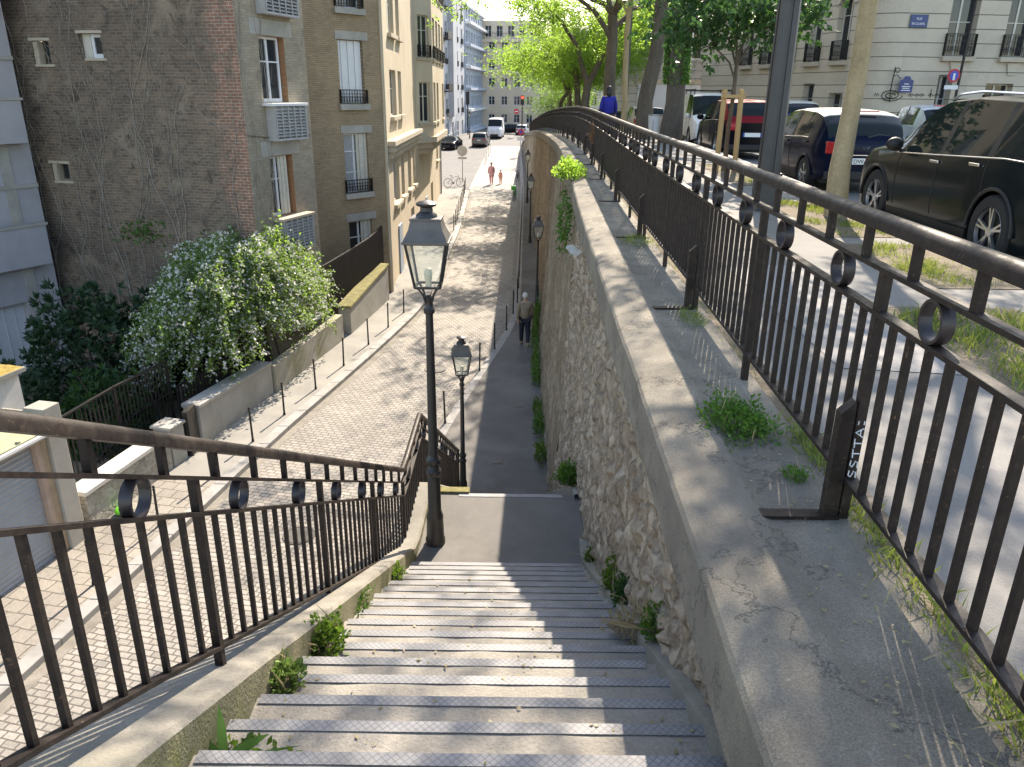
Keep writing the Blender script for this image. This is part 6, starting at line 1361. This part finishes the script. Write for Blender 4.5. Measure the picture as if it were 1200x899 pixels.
clump('yellowish low grass tuft on the coping by the third braced post', (1.27,8.0,-1.45), .16,.30,.05, 220, .05, GRASS, .10, group=G1_)
clump('yellowish low grass tuft on the coping near the second braced post', (1.23,5.1,-1.45), .10,.25,.04, 160, .045, GRASS, .10, group=G1_)
clump('faded reddish dry plant on the railing at its bend', (1.75,17.5,-1.0), .10,.5,.45, 260, .09, leafmat('dry_leaf', (.16,.08,.04), (.26,.14,.07), .3), .25, group=G1_)
def lz_(y): return N0[1]-(y-N0[0])*RZ/T
G2_ = 'weeds on the right ledge'
clump('tall green weed on the right ledge, the nearest to the top of the stairs', (.80,3.42,lz_(3.42)+.08), .07,.10,.24, 330, .045, IVYM, group=G2_)
clump('dry yellow weed bending over the stair edge from the right ledge', (.72,3.65,lz_(3.65)+.04), .16,.10,.13, 130, .07, DRYG, .10, group=G2_)
clump('dark green weed in the middle of the right ledge', (.80,4.5,lz_(4.5)+.05), .08,.14,.17, 300, .045, LEAFK, group=G2_)
clump('lighter green weed just below the dark one on the right ledge', (.80,5.0,lz_(5)+.05), .08,.16,.22, 330, .045, LEAFG, group=G2_)
clump('small green weed low at the landing end of the right ledge', (.79,6.5,lz_(6.5)+.05), .05,.09,.12, 120, .04, LEAFG, group=G2_)
clump('bright green weed at the corner where the second flight starts', (.72,8.55,LZ+.02), .16,.18,.20, 420, .06, IVYM, group=G2_)
G3_ = 'weeds along the wall foot'
wn = ['first','second','third','fourth','fifth','sixth','seventh','eighth']
for k, (y, h, n) in enumerate(((16.4,.55,360),(17.9,.7,420),(19.2,.4,240),(21.2,.9,520),(22.6,.8,460),(24.4,1.0,460),(26.2,1.1,520),(28,.8,300))):
    clump('%s green weed patch along the wall foot of the lower path, counted from the stairs' % wn[k], (lerp(WB,y)-.10,y,zl(y)+.12), .12,.45,h*.8, n//2, .10, IVYM if k % 2 else LEAFG, .3, group=G3_)
G4_ = 'weeds at the left curb'
clump('leafy green weed growing against the left curb in mid flight', (-.99,3.35,lz_(3.35)-.02), .10,.13,.16, 380, .045, LEAFG, group=G4_)
clump('pale green weed against the left curb below the strap leaved plant', (-1.0,2.75,lz_(2.75)-.02), .07,.10,.12, 150, .05, leafmat('pale_weed', (.12,.20,.05), (.22,.33,.08), .35), group=G4_)
clump('small weed in the left curb corner near the landing', (-.98,5.6,lz_(5.6)), .07,.12,.09, 160, .04, LEAFG, group=G4_)
clump('mossy weed under the left curb just above mid flight', (-1.0,4.3,lz_(4.3)), .06,.2,.05, 160, .03, IVYM, group=G4_)
m = MB(); t = thing('strap_leaved_weed', 'weed with upright strap leaves at the left curb near the top of the stairs', 'plant', (-1.0, 2.06, lz_(2.06)-.10))
def strapleaf(m, b, d, L, w, bend):
    A_ = []; B_ = []; d = Vector(d).normalized(); s = d.cross(Vector((.2,-1,.1))).normalized()
    for k in range(8): f = k/7; p = Vector(b) + d*L*f + Vector((0,0,-bend))*L*f*f; ww = w*math.sin(PI*min(.98, .18+f*.8)); A_.append(tuple(p-s*ww)); B_.append(tuple(p+s*ww))
    m.strip(A_, B_, True)
for d, L, w, b in (((.0,.1,1),.24,.017,.0),((.7,.3,.6),.20,.022,.25),((.9,-.1,.35),.22,.014,.3),((.5,-.5,.4),.16,.016,.3),((-.4,.1,.7),.15,.015,.2),((1,.2,.25),.27,.009,.12),((.6,.6,.5),.15,.018,.3)): strapleaf(m, (0,0,0), d, L, w, b)
m.build('leaves', leafmat('strap_leaf', (.06,.15,.04), (.11,.24,.06), .35), t, angle=0)
C = RN.normal(size=(140,3))*np.array([.09,.07,.02]); leafobj('base_leaves', C, RN.normal(size=(140,3))*.6+np.array([0,0,.6]), .04, .3, LEAFG, t)
# grass: blades in the joint behind the coping and in the tree beds
def grass(name, label_kind, spots, hl, wr, leaf):
    P = []; D = []; L = []
    for (x, y, z, sx_, sy_, n, h) in spots:
        P.append(np.stack([x+RN.normal(size=n)*sx_, y+RN.normal(size=n)*sy_, np.full(n, z)], 1)); D.append(RN.normal(size=(n,3))*np.array([.55,.55,.2])+np.array([-.15,0,1])); L.append(h*RN.uniform(.4,1.3,n))
    o = leafobj(name, np.concatenate(P), np.concatenate(D), np.concatenate(L), wr, leaf, fold=.2); o['kind'] = 'stuff'; return o
sp = []
for k in range(30):
    y = 1.2+k*.075; den = max(0, noise.noise((y*3.1, 2, 5))+.45); sp.append((rxx(y)+.10-.03*random.random(), y, cz-.02, .035, .05, int(75*den), .10))
sp += [(rxx(y)+.10, y, cz-.02, .03, .08, int(20*max(0, .35+noise.noise((y*1.7,3,3)))), .06) for y in ys(3.5, 16, .2)]
grass('joint_grass', '', sp, .1, .035, GRASS)
sp = [(rxx(y)-.02-.06*random.random(), y, cz+.0, .05, .06, 8, .14) for y in (1.4,1.7,1.95)]
grass('dry_grass', '', sp, .1, .018, DRYG)
sp = []
for k in range(560):
    y = random.choice([random.uniform(6.3,8.1), random.uniform(8.7,11.5), random.uniform(8.7,11.5), random.uniform(13.7,17.7)]); x = kx(y)-.6+random.uniform(-.5,.45)
    if noise.noise((x*2.5, y*1.4, 3)) > .08: sp.append((x, y, zu(y)+.0, .07, .07, 26, .075))
grass('bed_grass', '', sp, .1, .05, GRASS)
sp = [(random.uniform(2.75,3.7), random.uniform(3.6,5.4), zu(4), .08, .08, 26, .10) for k in range(90)]
grass('bed_grass', '', sp, .1, .05, GRASS)
struct(MB().add([(2.7,3.4,zu(4)+.005),(3.75,3.4,zu(4)+.005),(3.75,5.6,zu(4)+.005),(2.7,5.6,zu(4)+.005)], [(0,1,2,3)]).build('tree_bed_soil', SOIL))
# fallen bits on coping and treads
m = MB(); tag(MB().box(-.055,.055,-.028,.028,0,.014).build('clay_fragment', plain('terracotta', (.32,.17,.09), .9, .2, 20), None, loc=(-.80, 2.90, lz_(3.1)+.012), rotz=.5), 'flat reddish clay fragment lying on a tread near the left curb', 'debris')
n = 420; P = np.stack([RN.uniform(-1.0,.72,n), RN.uniform(1.2,6.6,n), np.zeros(n)], 1)
P[:,2] = [N0[1]-RZ*math.ceil((y-N0[0])/T-1e-6)+.006 for y in P[:,1]]; o = leafobj('leaf_litter', P, RN.normal(size=(n,3))*np.array([1,1,.08]), .022*RN.uniform(.4,1.4,n), .3, DRYG, flat=3); o['kind'] = 'stuff'
n = 300; Y_ = RN.uniform(1.2,9,n); P = np.stack([[cex(y)+.3+RN.uniform(0,.22) for y in Y_], Y_, np.full(n, cz+.008)], 1); o = leafobj('leaf_litter', P, RN.normal(size=(n,3))*np.array([1,1,.08]), .018*RN.uniform(.4,1.4,n), .3, DRYG, flat=3); o['kind'] = 'stuff'
# white rag caught on the wall
q = MB(); rows = []
for i in range(9): rows.append([(cex(9.9)-.03-.04*math.sin(i*.9+j)-.02*j, 9.75+.12*j/6+.02*math.sin(i), -1.82-.16*i/8*(.6+.5*abs(math.sin(j*1.3)))) for j in range(7)])
q.grid(rows); tag(q.build('torn_plastic_sheet', plain('dirty_plastic', (.42,.42,.40), .6, .15, 12)), 'torn white plastic sheet caught on the wall under the coping', 'plastic sheet')
# ------------------------------------------------------------------ camera, sun, sky
F_PX = 900.0; P = math.atan((449.5-108.0)/F_PX); ROLL = rad(.7)
cam = bpy.data.cameras.new('Camera'); co = bpy.data.objects.new('Camera', cam); COL.objects.link(co); S.camera = co
cam.sensor_fit = 'HORIZONTAL'; cam.sensor_width = 36; cam.lens = 36*F_PX/1200; cam.clip_end = 2000; cam.clip_start = .05
fw = Vector((0, math.cos(P), -math.sin(P))); up = Vector((0, math.sin(P), math.cos(P))); rt = Vector((1,0,0))
# the photograph leans .7 degrees clockwise: the camera is turned the other way
r2 = rt*math.cos(ROLL) + up*math.sin(ROLL); u2 = -rt*math.sin(ROLL) + up*math.cos(ROLL)
co.matrix_world = Matrix(((r2.x,u2.x,-fw.x,0),(r2.y,u2.y,-fw.y,0),(r2.z,u2.z,-fw.z,0),(0,0,0,1)))
AZ, EL = rad(15.5), rad(39)
sd = Vector((math.sin(AZ)*math.cos(EL), math.cos(AZ)*math.cos(EL), math.sin(EL)))
sun = bpy.data.lights.new('sun', 'SUN'); sun.energy = 3.7; sun.angle = rad(.53); sun.color = (1, .945, .86)
so = bpy.data.objects.new('sun', sun); COL.objects.link(so); so.rotation_euler = sd.to_track_quat('Z', 'Y').to_euler(); so.location = (10, 40, 40)
W = bpy.data.worlds.new('World'); S.world = W; W.use_nodes = True
nt = W.node_tree; bg = nt.nodes['Background']; sk = nt.nodes.new('ShaderNodeTexSky'); sk.sky_type = 'NISHITA'; sk.sun_disc = False
sk.sun_elevation = EL; sk.sun_rotation = AZ; sk.altitude = 60; sk.air_density = 1.0; sk.dust_density = .8
nt.links.new(sk.outputs[0], bg.inputs[0]); bg.inputs[1].default_value = .15
S.view_settings.view_transform = 'Standard'; S.view_settings.look = 'None'; S.view_settings.exposure = 1.62; S.view_settings.gamma = 1
S.view_settings.use_white_balance = True; S.view_settings.white_balance_temperature = 7500; S.view_settings.white_balance_tint = 12
S.cycles.max_bounces = 8; S.cycles.transparent_max_bounces = 24; S.cycles.caustics_reflective = False; S.cycles.caustics_refractive = False
S.cycles.use_denoising = True
